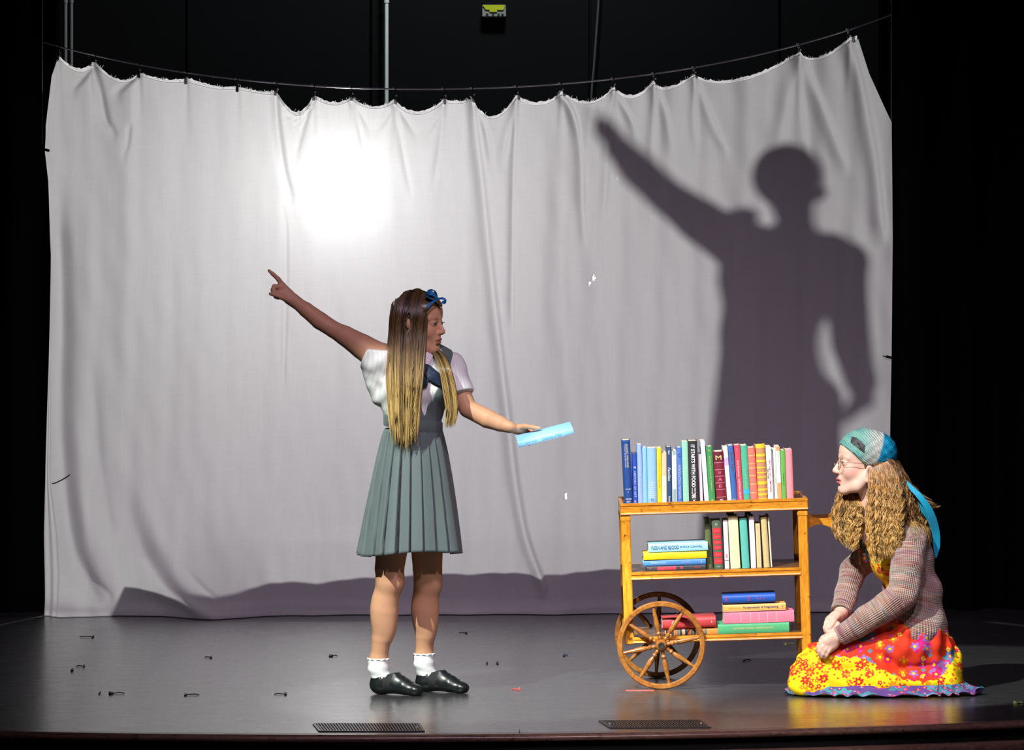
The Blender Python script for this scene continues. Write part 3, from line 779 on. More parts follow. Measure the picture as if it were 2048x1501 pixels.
# legs
def leg(x, y, ztop, zbot):
    m = MB(); m.box((x, y, (ztop+zbot)/2), (lw, .030, ztop-zbot), bev=.004)
    m.box((x, y, ztop-.015), (lw*1.12, .034, .02), bev=.004); return m.build('leg', M_oakv, cart)
zl_bot = CL(1262, 1290).z
leg(lx0, .008, zt2, zl_bot); leg(lx0, DEP-.008, zt2, zl_bot)
leg(lx1, .008, zt2, foot); leg(lx1, DEP-.008, zt2, foot)
# pull handle at the right end
hz = CL(1640, 1048).z; hx0 = lx1+lw*.3; hx1 = CL(1720,1048).x; m = MB(); top = []; bot = []
for i in range(21):
    f = i/20; x = hx0+(hx1-hx0)*f; w_ = .030+.008*math.cos(f*9.0)-.006*f
    top.append((x, hz+w_*.62)); bot.append((x, hz-w_*.80+.008*math.sin(f*8)))
m.prism(top+bot[::-1], -.012, .012, Matrix.Translation((0, DEP*.30, 0))); m.build('handle', M_oak, cart)
m = MB(); m.prism(top+bot[::-1], -.012, .012, Matrix.Translation((0, DEP*.80, 0))); m.build('handle', M_oakd, cart)
MB().tube([(hx1-.01, DEP*.30, hz), (hx1-.01, DEP*.80, hz)], .010, 10).build('grip', M_oakd, cart, True)
# wheels
M_whl = wood('wheel_wood', (.14,.048,.008,1), (.27,.100,.018,1), (.40,.175,.038,1), .32, 1.0, (6,6,6), .15)
M_hub = plain('hub_metal', (.05,.045,.04,1), .35, .6)
WR = 88.0/CS
def wheel(y, rot, drop):
    root = bpy.data.objects.new('wheel', None); link(root, cart); root.location = (0, y, drop); root.rotation_euler = (0, rot, 0)
    rx = Matrix.Rotation(PI/2, 4, 'X')
    R1, R0, hw = WR, WR-.0215, .0105
    MB().lathe([(R0,-hw+.003),(R0+.003,-hw),(R1-.004,-hw),(R1,-hw+.004),(R1,hw-.004),(R1-.004,hw),(R0+.003,hw),(R0,hw-.003)], rx, 72, True).build('rim', M_whl, root, True)
    MB().lathe([(.006,-.022),(.0165,-.022),(.019,-.018),(.021,-.010),(.024,-.006),(.024,.006),(.021,.010),(.019,.018),(.0165,.022),(.006,.022)], rx, 28).build('hub', M_whl, root, True)
    MB().lathe([(.005,.023),(.009,.0245),(.0135,.0245),(.0135,.019),(.005,.019)], Matrix.Rotation(PI/2,4,'X'), 20).build('hub_cap', M_hub, root, True)
    L0, L1 = .021, R0+.004
    prof = [(.0050,0),(.0072,.004),(.0088,.010),(.0066,.016),(.0058,.018),(.0098,.023),(.0106,.028),(.0066,.033),(.0060,.036),(.0094,.042),(.0112,.058),(.0104,.075),(.0072,L1-L0-.018),(.0056,L1-L0)]
    for k in range(8):
        a = 2*PI*k/8; d = Vector((math.sin(a), 0, math.cos(a)))
        Mx = Matrix.Translation(d*L0) @ d.to_track_quat('Z','Y').to_matrix().to_4x4()
        MB().lathe(prof, Mx, 12).build('spoke', M_whl, root, True)
    return root
wheel(-.030, math.radians(-10), 0.0)
wheel(DEP+.030, math.radians(4), 0.0)
MB().tube([(0,-.02,0), (0,DEP+.02,0)], .009, 12).build('axle', M_hub, cart, True)
for y in (.012, DEP-.012):
    MB().prism([(-.022,0.012),(.022,.012),(.03,zb2+.002),(-.03,zb2+.002)], y-.010, y+.010).build('axle_bracket', M_oakd, cart)

# ================================================================== BOOKS
M_page = plain('book_pages', (.72,.66,.52,1), .8, var=.18, scale=200)
_book_mats = {}
def cover_mat(col, rough=.45):
    key = (tuple(round(c,3) for c in col[:3]), rough)
    if key not in _book_mats:
        t = NT('book_cover'); nz = t.noise(t.obj(), 60, 4); c = t.mix(nz, tuple(x*.86 for x in col[:3])+(1,), tuple(min(1,x*1.12) for x in col[:3])+(1,))
        t.bump(t.noise(t.obj(), 900, 2), .08, .0005)
        _book_mats[key] = t.set(c, rough)
    return _book_mats[key]
_txt_cache = {}
def lettering(text, name, height, length, mat, parent, M, squash=True, weight=0.0, shear=0.0):
    """flat printed lettering; M maps text plane (x along, y up, z out) to the book"""
    cu = bpy.data.curves.new('text', 'FONT'); cu.body = text; cu.size = 1.0; cu.align_x = 'CENTER'; cu.align_y = 'CENTER'; cu.offset = weight; cu.shear = shear
    ob = bpy.data.objects.new('text', cu); COL.objects.link(ob)
    dg = bpy.context.evaluated_depsgraph_get(); dg.update()
    me = bpy.data.meshes.new_from_object(ob.evaluated_get(dg)); bpy.data.objects.remove(ob); bpy.data.curves.remove(cu)
    n = len(me.vertices); V = np.empty(n*3, dtype=np.float32); me.vertices.foreach_get('co', V); V = V.reshape(-1,3)
    lo, hi = V.min(0), V.max(0); V = V-(lo+hi)/2
    sx = length/max(hi[0]-lo[0],1e-6); sy = height/max(hi[1]-lo[1],1e-6)
    if not squash: sx = sy = min(sx, sy)
    V[:,0] *= sx; V[:,1] *= sy; V[:,2] = 0
    me.vertices.foreach_set('co', V.ravel()); me.update()
    o = mobj(name, me, mat, parent); me.materials.clear(); me.materials.append(mat); o.matrix_local = M; return o
def book(name, w, h, d, cover, pages=M_page, rough=.45, round_=.35, loc=None, rot=None, base=None, label=None, group=None, soft=False):
    """upright book in its own space: spine faces -y, x thickness w, z height h, depth d"""
    root = empty(name, label, 'book', group); root.matrix_world = base
    cm = cover_mat(cover, rough); th = .0022 if not soft else .0012; m = MB(); lip = .003 if not soft else .0005
    m.box((-w/2+th/2, d/2+.002, h/2), (th, d, h), bev=.0008); m.box((w/2-th/2, d/2+.002, h/2), (th, d, h), bev=.0008)
    m.build('cover', cm, root)
    ns = 9; bul = round_*w*.32+.0008; prof = []
    for i in range(ns):
        f = i/(ns-1)*2-1; prof.append((f*(w/2), -bul*math.sqrt(max(0,1-f*f))**1.0+.003))
    inner = [(x*.9, y+th) for x, y in prof[::-1]]
    poly = prof+inner; n = len(poly); V = [(x,y,0.0) for x,y in poly]+[(x,y,h) for x,y in poly]
    m2 = MB(); F = [(i,(i+1)%n,(i+1)%n+n,i+n) for i in range(n)]
    for i in range(ns-1): F += [(i, 2*ns-1-i, 2*ns-2-i, i+1), (i+n, i+1+n, 2*ns-2-i+n, 2*ns-1-i+n)]
    m2.add(V, F); sp = m2.build('spine', cm, root, True)
    MB().box((0, d/2-.001, h/2), (w-2*th-.0004, d-2*lip-.004, h-2*lip)).build('pages', pages, root)
    root['bul'] = bul
    return root, sp
def spine_y(bk, w, x=0.0):
    f = min(.98, abs(x)/(w/2)); return -bk['bul']*math.sqrt(1-f*f)+.003-.0007
def band(root, sp, w, z0, z1, col, fx=.96, name='spine_band', rough=.45):
    """painted band on the spine, following its curve"""
    m = MB(); ns = 9; V = []
    for i in range(ns):
        f = (i/(ns-1)*2-1)*fx; y = -root['bul']*math.sqrt(max(0,1-f*f))+.003-.0005
        V += [(f*w/2, y, z0), (f*w/2, y, z1)]
    m.add(V, [(2*i,2*i+2,2*i+3,2*i+1) for i in range(ns-1)])
    return m.build(name, cover_mat(col, rough), sp, True)
def vtext(root, sp, w, zc, text, length, height, mat, down=True, x=0.0, weight=0.0, shear=0.0):
    """lettering that runs down the spine"""
    R = Matrix(((0,1,0,0),(0,0,-1,0),(-1,0,0,0),(0,0,0,1)))       # text x -> -z, text y -> +x, out -> -y
    if not down: R = Matrix(((0,-1,0,0),(0,0,-1,0),(1,0,0,0),(0,0,0,1)))
    M = Matrix.Translation((x, spine_y(root, w, abs(x)+height*.4)-.0012 if True else 0, zc)) @ R
    M.translation.y = -root['bul']+.003-.0012
    return lettering(text, 'lettering', height, length, mat, sp, M, True, weight, shear)
def htext(root, sp, w, zc, text, length, height, mat, x=0.0, weight=0.0):
    R = Matrix(((1,0,0,0),(0,0,-1,0),(0,1,0,0),(0,0,0,1)))
    M = Matrix.Translation((x, -root['bul']+.003-.0012, zc)) @ R
    return lettering(text, 'lettering', height, length, mat, sp, M, True, weight)
INK = {k: plain('ink_'+k, c, .5) for k, c in dict(white=(.85,.85,.85,1), gold=(.75,.60,.25,1), black=(.02,.02,.025,1), navy=(.02,.06,.22,1), red=(.7,.06,.08,1), silver=(.55,.6,.68,1), pink=(.85,.2,.3,1)).items()}
def lin(hexs): return srgb(hexs)
# --- top shelf: left px, right px at foot, top py, colour ...
TOP = [ # xl, xr, py_top, lean px (top shift left-), hex, roundness, label
 (1249,1266,882,-2,'1f4687',.8,'tall navy blue book with gold lettering, leftmost on the top shelf of the cart'),
 (1266,1276,909,1,'2a49a8',.6,'short royal blue book second from the left on the top shelf'),
 (1276,1286,891,1,'93aede',.5,'pale periwinkle blue book third from the left on the top shelf'),
 (1286,1295,897,1.5,'86bdea',.4,'plain light blue narrow book left of the wide light blue one'),
 (1295,1314.5,898,2,'8db9e6',.7,'wide light blue book with thin white lines on its lower spine'),
 (1315,1324,898,2,'f7cd22',.3,'yellow book on the top shelf'),
 (1324,1333.5,908,2.5,'fbf2dc',.2,'small book with peach top and cream lower spine beside the yellow one'),
 (1334,1344,896,2.5,'31486b',.3,'dark slate blue book with white script on the top shelf'),
 (1344,1354.5,904,2,'8fa9b0',.2,'grey blue book with a whitish spine label'),
 (1355,1365.5,897,1.5,'4a74c4',.6,'medium blue book with rows of pale lettering'),
 (1366,1378.5,885,.8,'93cdb4',.3,'tall mint green book beside the black one'),
 (1379,1398,884,.5,'2c2d30',.3,'tall black book with bold white IT STARTS WITH FOOD lettering'),
 (1398.5,1407,911,-1.5,'dfb9cb',.2,'thin pale pink book right of the tall black one'),
 (1407.5,1418.5,884,-5,'c7dcf2',.2,'tall ice blue book leaning beside the thin pink one'),
 (1419,1431.5,895,-3.5,'3f8f52',.4,'green book with gold lettering running down its spine'),
 (1432,1454.5,905,-4.5,'7d2238',.85,'thick maroon book with raised bands on the top shelf'),
 (1455,1464,895,-5.5,'f0f1ec',.3,'white book with a lilac band near its top'),
 (1464.5,1475.5,893,-5,'3d66a6',.5,'blue book with dark gold lettering right of the white and lilac one'),
 (1476,1487.5,892,-4,'dc4a5c',.5,'crimson book with white lettering on the top shelf'),
 (1488,1501.5,893,-3.5,'4dae8c',.5,'teal green book with a blue patch low on the spine'),
 (1502,1516.5,897,-3.5,'f8766a',.7,'coral red book with faded bands'),
 (1517,1536.5,892,-2.5,'c08a5c',.8,'thick tan book with wide golden bands across the spine'),
 (1537,1547.5,896,-1.8,'f4f3f5',.2,'white book with red lettering on the top shelf'),
 (1547.8,1550.5,905,-1.5,'3a5fae',.1,'very thin blue booklet between two white books'),
 (1550.8,1555.5,901,-1,'f5f1e6',.2,'thin cream book left of the white and orange one'),
 (1556,1564,895,-1,'f0f4fb',.2,'white book with orange top and orange lower spine'),
 (1564.5,1574,903,-.3,'67a94f',.4,'grass green book second from the right end of the top shelf'),
 (1574.5,1588.5,901,-.6,'f79098',.6,'pink book at the right end of the top shelf'),
]
tops = []
prevR = None; _fix = []
for k, (x0, x1, pyt, lean, hx, rd, lab) in enumerate(TOP):                     # neighbours may touch but not cut into each other
    if prevR is not None:
        pb, pl, ph = prevR; hh = min(ph, 1003-pyt); need = max(pb, pb+pl*hh/ph-lean*hh/(1003-pyt))+.35
        if x0 < need: x0 = need
        if x1-x0 < 2.4: x1 = x0+2.4
    _fix.append((x0, x1, pyt, lean, hx, rd, lab)); prevR = (x1, lean, 1003-pyt)
for k, (x0, x1, pyt, lean, hx, rd, lab) in enumerate(_fix):
    dy = .040 if k in (12, 23) else .022+.006*((k*37) % 5)/5
    f0 = CL((x0+x1)/2, 1000, dy); cx = f0.x
    y_sc = (CAM_D+CART_Y)/F_PX
    tp_ = CL((x0+x1)/2, pyt, dy).z; w = (x1-x0)*y_sc; h = tp_-z_tb+.001
    ang = math.atan2((lean)*y_sc, h)
    d = .135+.04*((k*53) % 7)/7
    base = CARTM @ Matrix.Translation((cx, dy, z_tb+.0006+abs(math.sin(ang))*w/2)) @ Matrix.Rotation(ang, 4, 'Y')
    b, sp = book('book', w*.985, h, d, lin(hx), base=base, label=lab, group='books on the top shelf of the cart', round_=rd, soft=rd < .25)
    tops.append((b, sp, w, h))
def T(i): return tops[i-1]
b, sp, w, h = T(1); vtext(b,sp,w,h*.76,'GUIDED WEAVING', h*.36, .007, INK['gold'], x=.0035); vtext(b,sp,w,h*.76,'TODAY AND BEYOND', h*.36, .005, INK['silver'], x=-.005); htext(b,sp,w,h*.245,'VOLUME', w*.62,.006,INK['silver']); htext(b,sp,w,h*.205,'A', w*.15,.005,INK['silver']); htext(b,sp,w,h*.095,'WILSON', w*.66,.006,INK['white']); htext(b,sp,w,h*.055,'BAXT', w*.45,.005,INK['white'])
b, sp, w, h = T(2); htext(b,sp,w,h*.73,'N',w*.4,.008,INK['white']); vtext(b,sp,w,h*.40,'HISTORY OF ART', h*.5,.008,INK['silver']); htext(b,sp,w,h*.07,'E',w*.4,.008,INK['silver'])
b, sp, w, h = T(3); vtext(b,sp,w,h*.35,'the quiet sea', h*.3,.007,INK['silver'])
b, sp, w, h = T(5)
for i in range(9): band(b,sp,w,h*(.12+.034*i),h*(.12+.034*i)+.0014,(.72,.80,.86,1),.85)
vtext(b,sp,w,h*.08,'O',.010,.012,INK['navy'])
b, sp, w, h = T(6); vtext(b,sp,w,h*.55,'a time of gold', h*.5,.006,plain('ink_ochre',(.55,.30,.02,1),.5))
b, sp, w, h = T(7); band(b,sp,w,h*.55,h,(.93,.52,.33,1),.99); vtext(b,sp,w,h*.42,'LITTLE THINGS', h*.38,.006,INK['gold'])
b, sp, w, h = T(8); vtext(b,sp,w,h*.52,'Families', h*.24,.010,INK['white'],shear=.3); vtext(b,sp,w,h*.9,'Balk', h*.07,.006,INK['white']); vtext(b,sp,w,h*.07,'Parker', h*.12,.007,INK['white'])
b, sp, w, h = T(9); band(b,sp,w,h*.28,h*.92,(.78,.86,.88,1),.75); vtext(b,sp,w,h*.6,'LESSONS IN CRAFT', h*.55,.006,plain('ink_grey',(.35,.42,.45,1),.5))
b, sp, w, h = T(10); vtext(b,sp,w,h*.39,'INTRODUCTION TO PLANTS', h*.6,.009,INK['silver'],weight=.01); htext(b,sp,w,h*.86,'C',w*.5,.012,INK['navy'])
b, sp, w, h = T(12); vtext(b,sp,w,h*.60,'IT STARTS WITH FOOD', h*.68,.0150,INK['white'],weight=.02); vtext(b,sp,w,h*.20,'THE WHOLE', h*.10,.0045,INK['white'],x=-.006,weight=.01); vtext(b,sp,w,h*.20,'HEALTH', h*.10,.006,INK['white'],x=.005,weight=.01); vtext(b,sp,w,h*.115,'MEALS', h*.07,.016,INK['white'],weight=.03); htext(b,sp,w,h*.045,'V',w*.3,.007,INK['white'],weight=.03)
b, sp, w, h = T(15); vtext(b,sp,w,h*.52,'Writing and the Forest of Memory', h*.62,.007,INK['gold']); htext(b,sp,w,h*.93,'B B',w*.3,.006,INK['gold']); htext(b,sp,w,h*.04,'A',w*.5,.008,INK['gold'])
b, sp, w, h = T(16)
for z in (.10,.25,.38,.51,.64,.78): band(b,sp,w,h*z,h*z+.0016,(.70,.32,.36,1),.9)
band(b,sp,w,h*.80,h*.985,(.13,.015,.03,1),.93); htext(b,sp,w,h*.88,'M',w*.55,.018,INK['gold']); htext(b,sp,w,h*.58,'IV',w*.3,.010,INK['pink']); htext(b,sp,w,h*.45,'A',w*.4,.012,INK['pink']); band(b,sp,w,h*.0,h*.085,(.12,.03,.03,1),.93); htext(b,sp,w,h*.32,'E',w*.3,.010,INK['pink']); htext(b,sp,w,h*.045,'S',w*.3,.007,INK['white'])
b, sp, w, h = T(17); band(b,sp,w,h*.66,h*.80,(.58,.40,.85,1),.97)
b, sp, w, h = T(18); vtext(b,sp,w,h*.72,'Nordic Tales', h*.34,.007,plain('ink_bronze',(.12,.10,.06,1),.5)); htext(b,sp,w,h*.04,'R L',w*.55,.008,INK['silver'])
b, sp, w, h = T(19); vtext(b,sp,w,h*.58,'the Summer', h*.3,.006,INK['white']); vtext(b,sp,w,h*.22,'LASTING HEART', h*.36,.007,INK['white']); htext(b,sp,w,h*.92,'SC',w*.4,.010,INK['pink'])
b, sp, w, h = T(20); band(b,sp,w,h*.13,h*.22,(.04,.42,.62,1),.97); vtext(b,sp,w,h*.4,'to the valley', h*.36,.004,INK['gold'])
b, sp, w, h = T(21)
for z in (.15,.31,.47,.61,.69,.84): band(b,sp,w,h*z,h*z+.004,(.92,.42,.16,1),.95)
b, sp, w, h = T(22)
for z, t_ in ((.02,.010),(.105,.010),(.19,.010),(.30,.016),(.42,.006),(.50,.006),(.59,.006),(.70,.010),(.80,.013),(.95,.022)): band(b,sp,w,h*z-.001,h*z+t_*.75,(.86,.55,.04,1),.97)
b, sp, w, h = T(23); vtext(b,sp,w,h*.46,'FIRST AND LAST COMPANION', h*.60,.0065,INK['red'],x=.002,weight=.01); vtext(b,sp,w,h*.5,'BAXTER', h*.18,.0055,INK['black'],x=-.0058,weight=.01)
b, sp, w, h = T(25); vtext(b,sp,w,h*.5,'short poems', h*.4,.003,INK['navy'])
b, sp, w, h = T(26); band(b,sp,w,h*.0,h*.33,(.90,.33,.12,1),.99); band(b,sp,w,h*.92,h,(.90,.33,.12,1),.99); vtext(b,sp,w,h*.80,'A Quiet Year', h*.2,.004,INK['navy'],x=.002)
b, sp, w, h = T(27); vtext(b,sp,w,h*.42,'the garden wall', h*.24,.005,INK['black'])
b, sp, w, h = T(28)
for i in range(5): band(b,sp,w,h*(.06+.055*i),h*(.06+.055*i)+.001,(.85,.35,.38,1),.9)
band(b,sp,w,h*.90,h*.91,(.85,.35,.38,1),.95)

# --- middle shelf
def stand(x0, x1, pyt, lean, hx, rd, lab, zf, pyf, dy=.03, d=.14, group=None):
    y_sc = (CAM_D+CART_Y)/F_PX; cx = CL((x0+x1)/2, pyf, dy).x; w = (x1-x0)*y_sc; h = CL((x0+x1)/2, pyt, dy).z-zf
    ang = math.atan2(lean*y_sc, h)
    base = CARTM @ Matrix.Translation((cx, dy, zf+.0006+abs(math.sin(ang))*w/2)) @ Matrix.Rotation(ang, 4, 'Y')
    b, sp = book('book', w*.985, h*(1 if abs(ang) < .05 else .99), d, lin(hx), base=base, label=lab, group=group, round_=rd, soft=rd < .25)
    return b, sp, w, h
GM = 'upright books on the middle shelf of the cart'
b, sp, w, h = stand(1429,1447,1042,-2.5,'53664d',.5,'dark green book with red spine labels standing on the middle shelf',zm,1136,.026,.15,GM)
for z0, z1 in ((.725,.84),(.615,.705),(.50,.585),(.40,.475),(.245,.345),(.105,.215)):
    band(b,sp,w,h*z0,h*z1,(.70,.035,.045,1),.90); htext(b,sp,w,h*(z0+z1)/2,'VERSE',w*.55,.004,INK['pink'])
htext(b,sp,w,h*.91,'O',w*.25,.007,INK['silver'],weight=.05); htext(b,sp,w,h*.05,'NEW',w*.4,.005,INK['silver'])
b, sp, w, h = stand(1450.5,1459.5,1042,-1,'e9e4e6',.2,'white book with grey print beside the green and red one on the middle shelf',zm,1136,.028,.14,GM)
for i in range(9): band(b,sp,w,h*(.63+.035*i),h*(.63+.035*i)+.0012,(.55,.53,.56,1),.9)
band(b,sp,w,h*.22,h*.30,(.75,.30,.32,1),.5); band(b,sp,w,h*.165,h*.175,(.12,.10,.12,1),.9); band(b,sp,w,h*.18,h*.52,(.72,.70,.78,1),.95)
b, sp, w, h = stand(1462,1481.5,1034,-2.5,'f4ecb4',.3,'cream yellow book taller than its neighbours on the middle shelf',zm,1136,.024,.15,GM)
vtext(b,sp,w,h*.45,'a long walk', h*.5,.004,INK['gold'])
b, sp, w, h = stand(1485,1500,1038,-3,'5db8a8',.4,'teal book standing on the middle shelf',zm,1136,.026,.14,GM)
b, sp, w, h = stand(1503,1513,1034,-1.5,'f5f5f7',.2,'narrow white book standing on the middle shelf',zm,1136,.026,.15,GM)
vtext(b,sp,w,h*.75,'Spring', h*.14,.004,INK['pink'])
b, sp, w, h = stand(1515,1524,1049,-1,'f3bf86',.2,'small peach book right of the narrow white one on the middle shelf',zm,1136,.028,.13,GM)
htext(b,sp,w,h*.90,'o',w*.3,.005,INK['pink'])
b, sp, w, h = stand(1528.5,1540.5,1036,-3.5,'c9b982',.6,'old parchment coloured book at the right end of the middle shelf',zm,1136,.026,.15,GM)
b, sp, w, h = stand(1541.8,1546,1034,-3.4,'3a2020',.1,'dark brown thin book behind the parchment one on the middle shelf',zm,1136,.032,.16,GM)
b, sp, w, h = stand(1414,1424.5,1040,-1.0,'5c6a3f',.3,'olive book with a lime edge leftmost among the upright middle shelf books',zm,1136,.06,.15,GM)
b, sp, w, h = stand(1462,1478,1027,-2,'5e5a22',.3,'tall olive book standing behind the cream yellow one on the middle shelf',zm,1130,.235,.12,GM)
b, sp, w, h = stand(1500,1512,1028,-2,'4f564e',.3,'dark grey green book standing behind the narrow white one on the middle shelf',zm,1130,.235,.12,GM)

def lay(x0, x1, py_top, py_bot, hx, rd, lab, z0, dy, d, group, rotz=0.0, roll=0.0, soft=False):
    """book lying flat, spine toward the audience, its foot at the left"""
    y_sc = (CAM_D+CART_Y)/F_PX; L = (x1-x0)*y_sc; th = (py_bot-py_top)*y_sc
    cx = CL((x0+x1)/2, (py_top+py_bot)/2, dy).x
    R = Matrix.Rotation(rotz, 4, 'Z') @ Matrix.Rotation(roll, 4, 'Y') @ Matrix.Rotation(PI/2, 4, 'Y')
    base = CARTM @ Matrix.Translation((cx, dy, z0+th/2+.0006+abs(math.sin(roll))*L/2)) @ R @ Matrix.Translation((0,0,-L/2))
    b, sp = book('book', th, L, d, lin(hx), base=base, label=lab, group=group, round_=rd, soft=soft)
    return b, sp, th, L, z0+th+.0014+2*abs(math.sin(roll))*L/2
# spine text of a lying book: the book's +z runs to the right, its +x runs DOWN
def ltext(b, sp, th, L, fz, text, length, height, mat, x=0.0, weight=0.0, shear=0.0):
    R = Matrix(((0,-1,0,0),(0,0,-1,0),(1,0,0,0),(0,0,0,1)))
    M = Matrix.Translation((x, -b['bul']+.003-.0012, L*fz)) @ R
    return lettering(text, 'lettering', height, length, mat, sp, M, True, weight, shear)
GF = 'flat stack on the middle shelf of the cart'
b, sp, th, L, z = lay(1294,1412,1130,1139,'3f4045',.3,'charcoal book with red print at the bottom of the flat stack on the middle shelf',zm,.035,.16,GF)
band(b,sp,th,L*.18,L*.50,(.70,.05,.09,1),.7); band(b,sp,th,L*.57,L*.61,(.5,.05,.07,1),.6); htext(b,sp,th,L*.06,'I',th*.2,.006,INK['red']); ltext(b,sp,th,L,.86,'PENN', L*.1,.005,INK['red'])
b, sp, th, L, z = lay(1286,1412,1117,1129,'4c8cd0',.5,'blue book third from the top of the flat stack on the middle shelf',z,.032,.15,GF,-.01)
ltext(b,sp,th,L,.24,'WINDS of Hope', L*.25,.006,INK['white']); ltext(b,sp,th,L,.68,'stories by the sea', L*.14,.003,INK['white']); htext(b,sp,th,L*.93,'I',th*.15,.004,INK['white'])
b, sp, th, L, z = lay(1287,1414,1102,1116,'f8d51c',.3,'yellow book second from the top of the flat stack on the middle shelf',z,.028,.15,GF,.015,0)
ltext(b,sp,th,L,.30,'gone before morning comes', L*.44,.0045,plain('ink_ochre2',(.70,.45,.05,1),.5))
b, sp, th, L, z = lay(1297,1416,1083,1100,'a9e4f4',.25,'pale blue book lettered FLESH AND BLOOD on top of the flat stack',z+.001,.026,.155,GF,.02,-.006)
ltext(b,sp,th,L,.28,'FLESH AND BLOOD', L*.46,.0145,INK['navy'],weight=.012); ltext(b,sp,th,L,.72,'PATRICIA CORNWELL', L*.38,.0085,INK['navy'],weight=.006)
# --- bottom shelf
GB = 'flat books at the right of the bottom shelf'; GL = 'flat books behind the wheel on the bottom shelf'
b, sp, th, L, z = lay(1436,1579,1246,1265,'4fae77',.2,'green book with gold script at the bottom of the stack on the bottom shelf',zb,.024,.16,GB,0,0)
ltext(b,sp,th,L,.5,'pretty little shipments', L*.56,.011,INK['gold'],shear=.35)
b, sp, th, L, z = lay(1448,1589,1220,1243,'f7809a',.12,'thick pink book with thin gold lines second from the bottom in the stack',z,.028,.16,GB,.02,0)
for f in (.24,.38,.50,.62,.75): band(b,sp,th,L*f,L*f+.0016,(.80,.62,.35,1),.85)
b, sp, th, L, z = lay(1447,1572,1205,1219,'f0b660',.25,'tan paperback lettered Fundamentals of Negotiating in the stack',z,.024,.14,GB,.015,-.004,True)
ltext(b,sp,th,L,.60,'Fundamentals of Negotiating', L*.56,.0105,INK['navy'],weight=.012); ltext(b,sp,th,L,.18,'Nierenberg', L*.18,.006,plain('ink_brown',(.40,.20,.05,1),.5)); htext(b,sp,th,L*.95,'HILL',th*.6,.004,INK['navy'])
b, sp, th, L, z = lay(1445,1551,1186,1204,'1b55b4',.7,'blue book with red print on top of the stack on the bottom shelf',z+.002,.022,.14,GB,-.02,-.008)
for f in (.08,.50): htext(b,sp,th,L*f,'IN',th*.4,.010,INK['red'])
for f in (.66,.72,.78): ltext(b,sp,th,L,f,'A', .006,.008,INK['red'])
b, sp, th, L, z = lay(1330,1436,1255,1266,'e8863a',.2,'orange and black mosaic patterned book under the red one on the bottom shelf',zb,.028,.15,GL)
for i in range(15):
    f = .02+.052*i; cc = [(.03,.03,.04,1),(.55,.5,.35,1),(.02,.05,.06,1),(.45,.12,.05,1),(.08,.15,.12,1)][i % 5]
    band(b,sp,th,L*f,L*(f+.045),cc,.95)
band(b,sp,th,L*.005,L*.012,(.8,.8,.8,1),.9)
b, sp, th, L, z = lay(1325,1432,1229,1252,'b23a3c',.7,'worn red book with a black and white emblem lying behind the wheel',z,.026,.15,GL,.02,-.02)
m = MB(); m.lathe([(.0001,0),(.0105,0),(.0105,.0006),(.0001,.0006)], Matrix.Translation((0, -b['bul']+.0022, L*.22)) @ Matrix.Rotation(PI/2,4,'X'), 22); m.build('emblem', INK['black'], sp)
m = MB(); m.lathe([(.0085,.0006),(.0098,.0006),(.0098,.0010),(.0085,.0010)], Matrix.Translation((0, -b['bul']+.0022, L*.22)) @ Matrix.Rotation(PI/2,4,'X'), 22, True); m.build('emblem_ring', INK['white'], sp)
ltext(b,sp,th,L,.22,'M', .010,.011,INK['white'],weight=.02); htext(b,sp,th,L*.62,'O',th*.35,.007,INK['white']); htext(b,sp,th,L*.52,'H',th*.2,.005,INK['pink']); htext(b,sp,th,L*.92,'II',th*.12,.004,INK['white'])
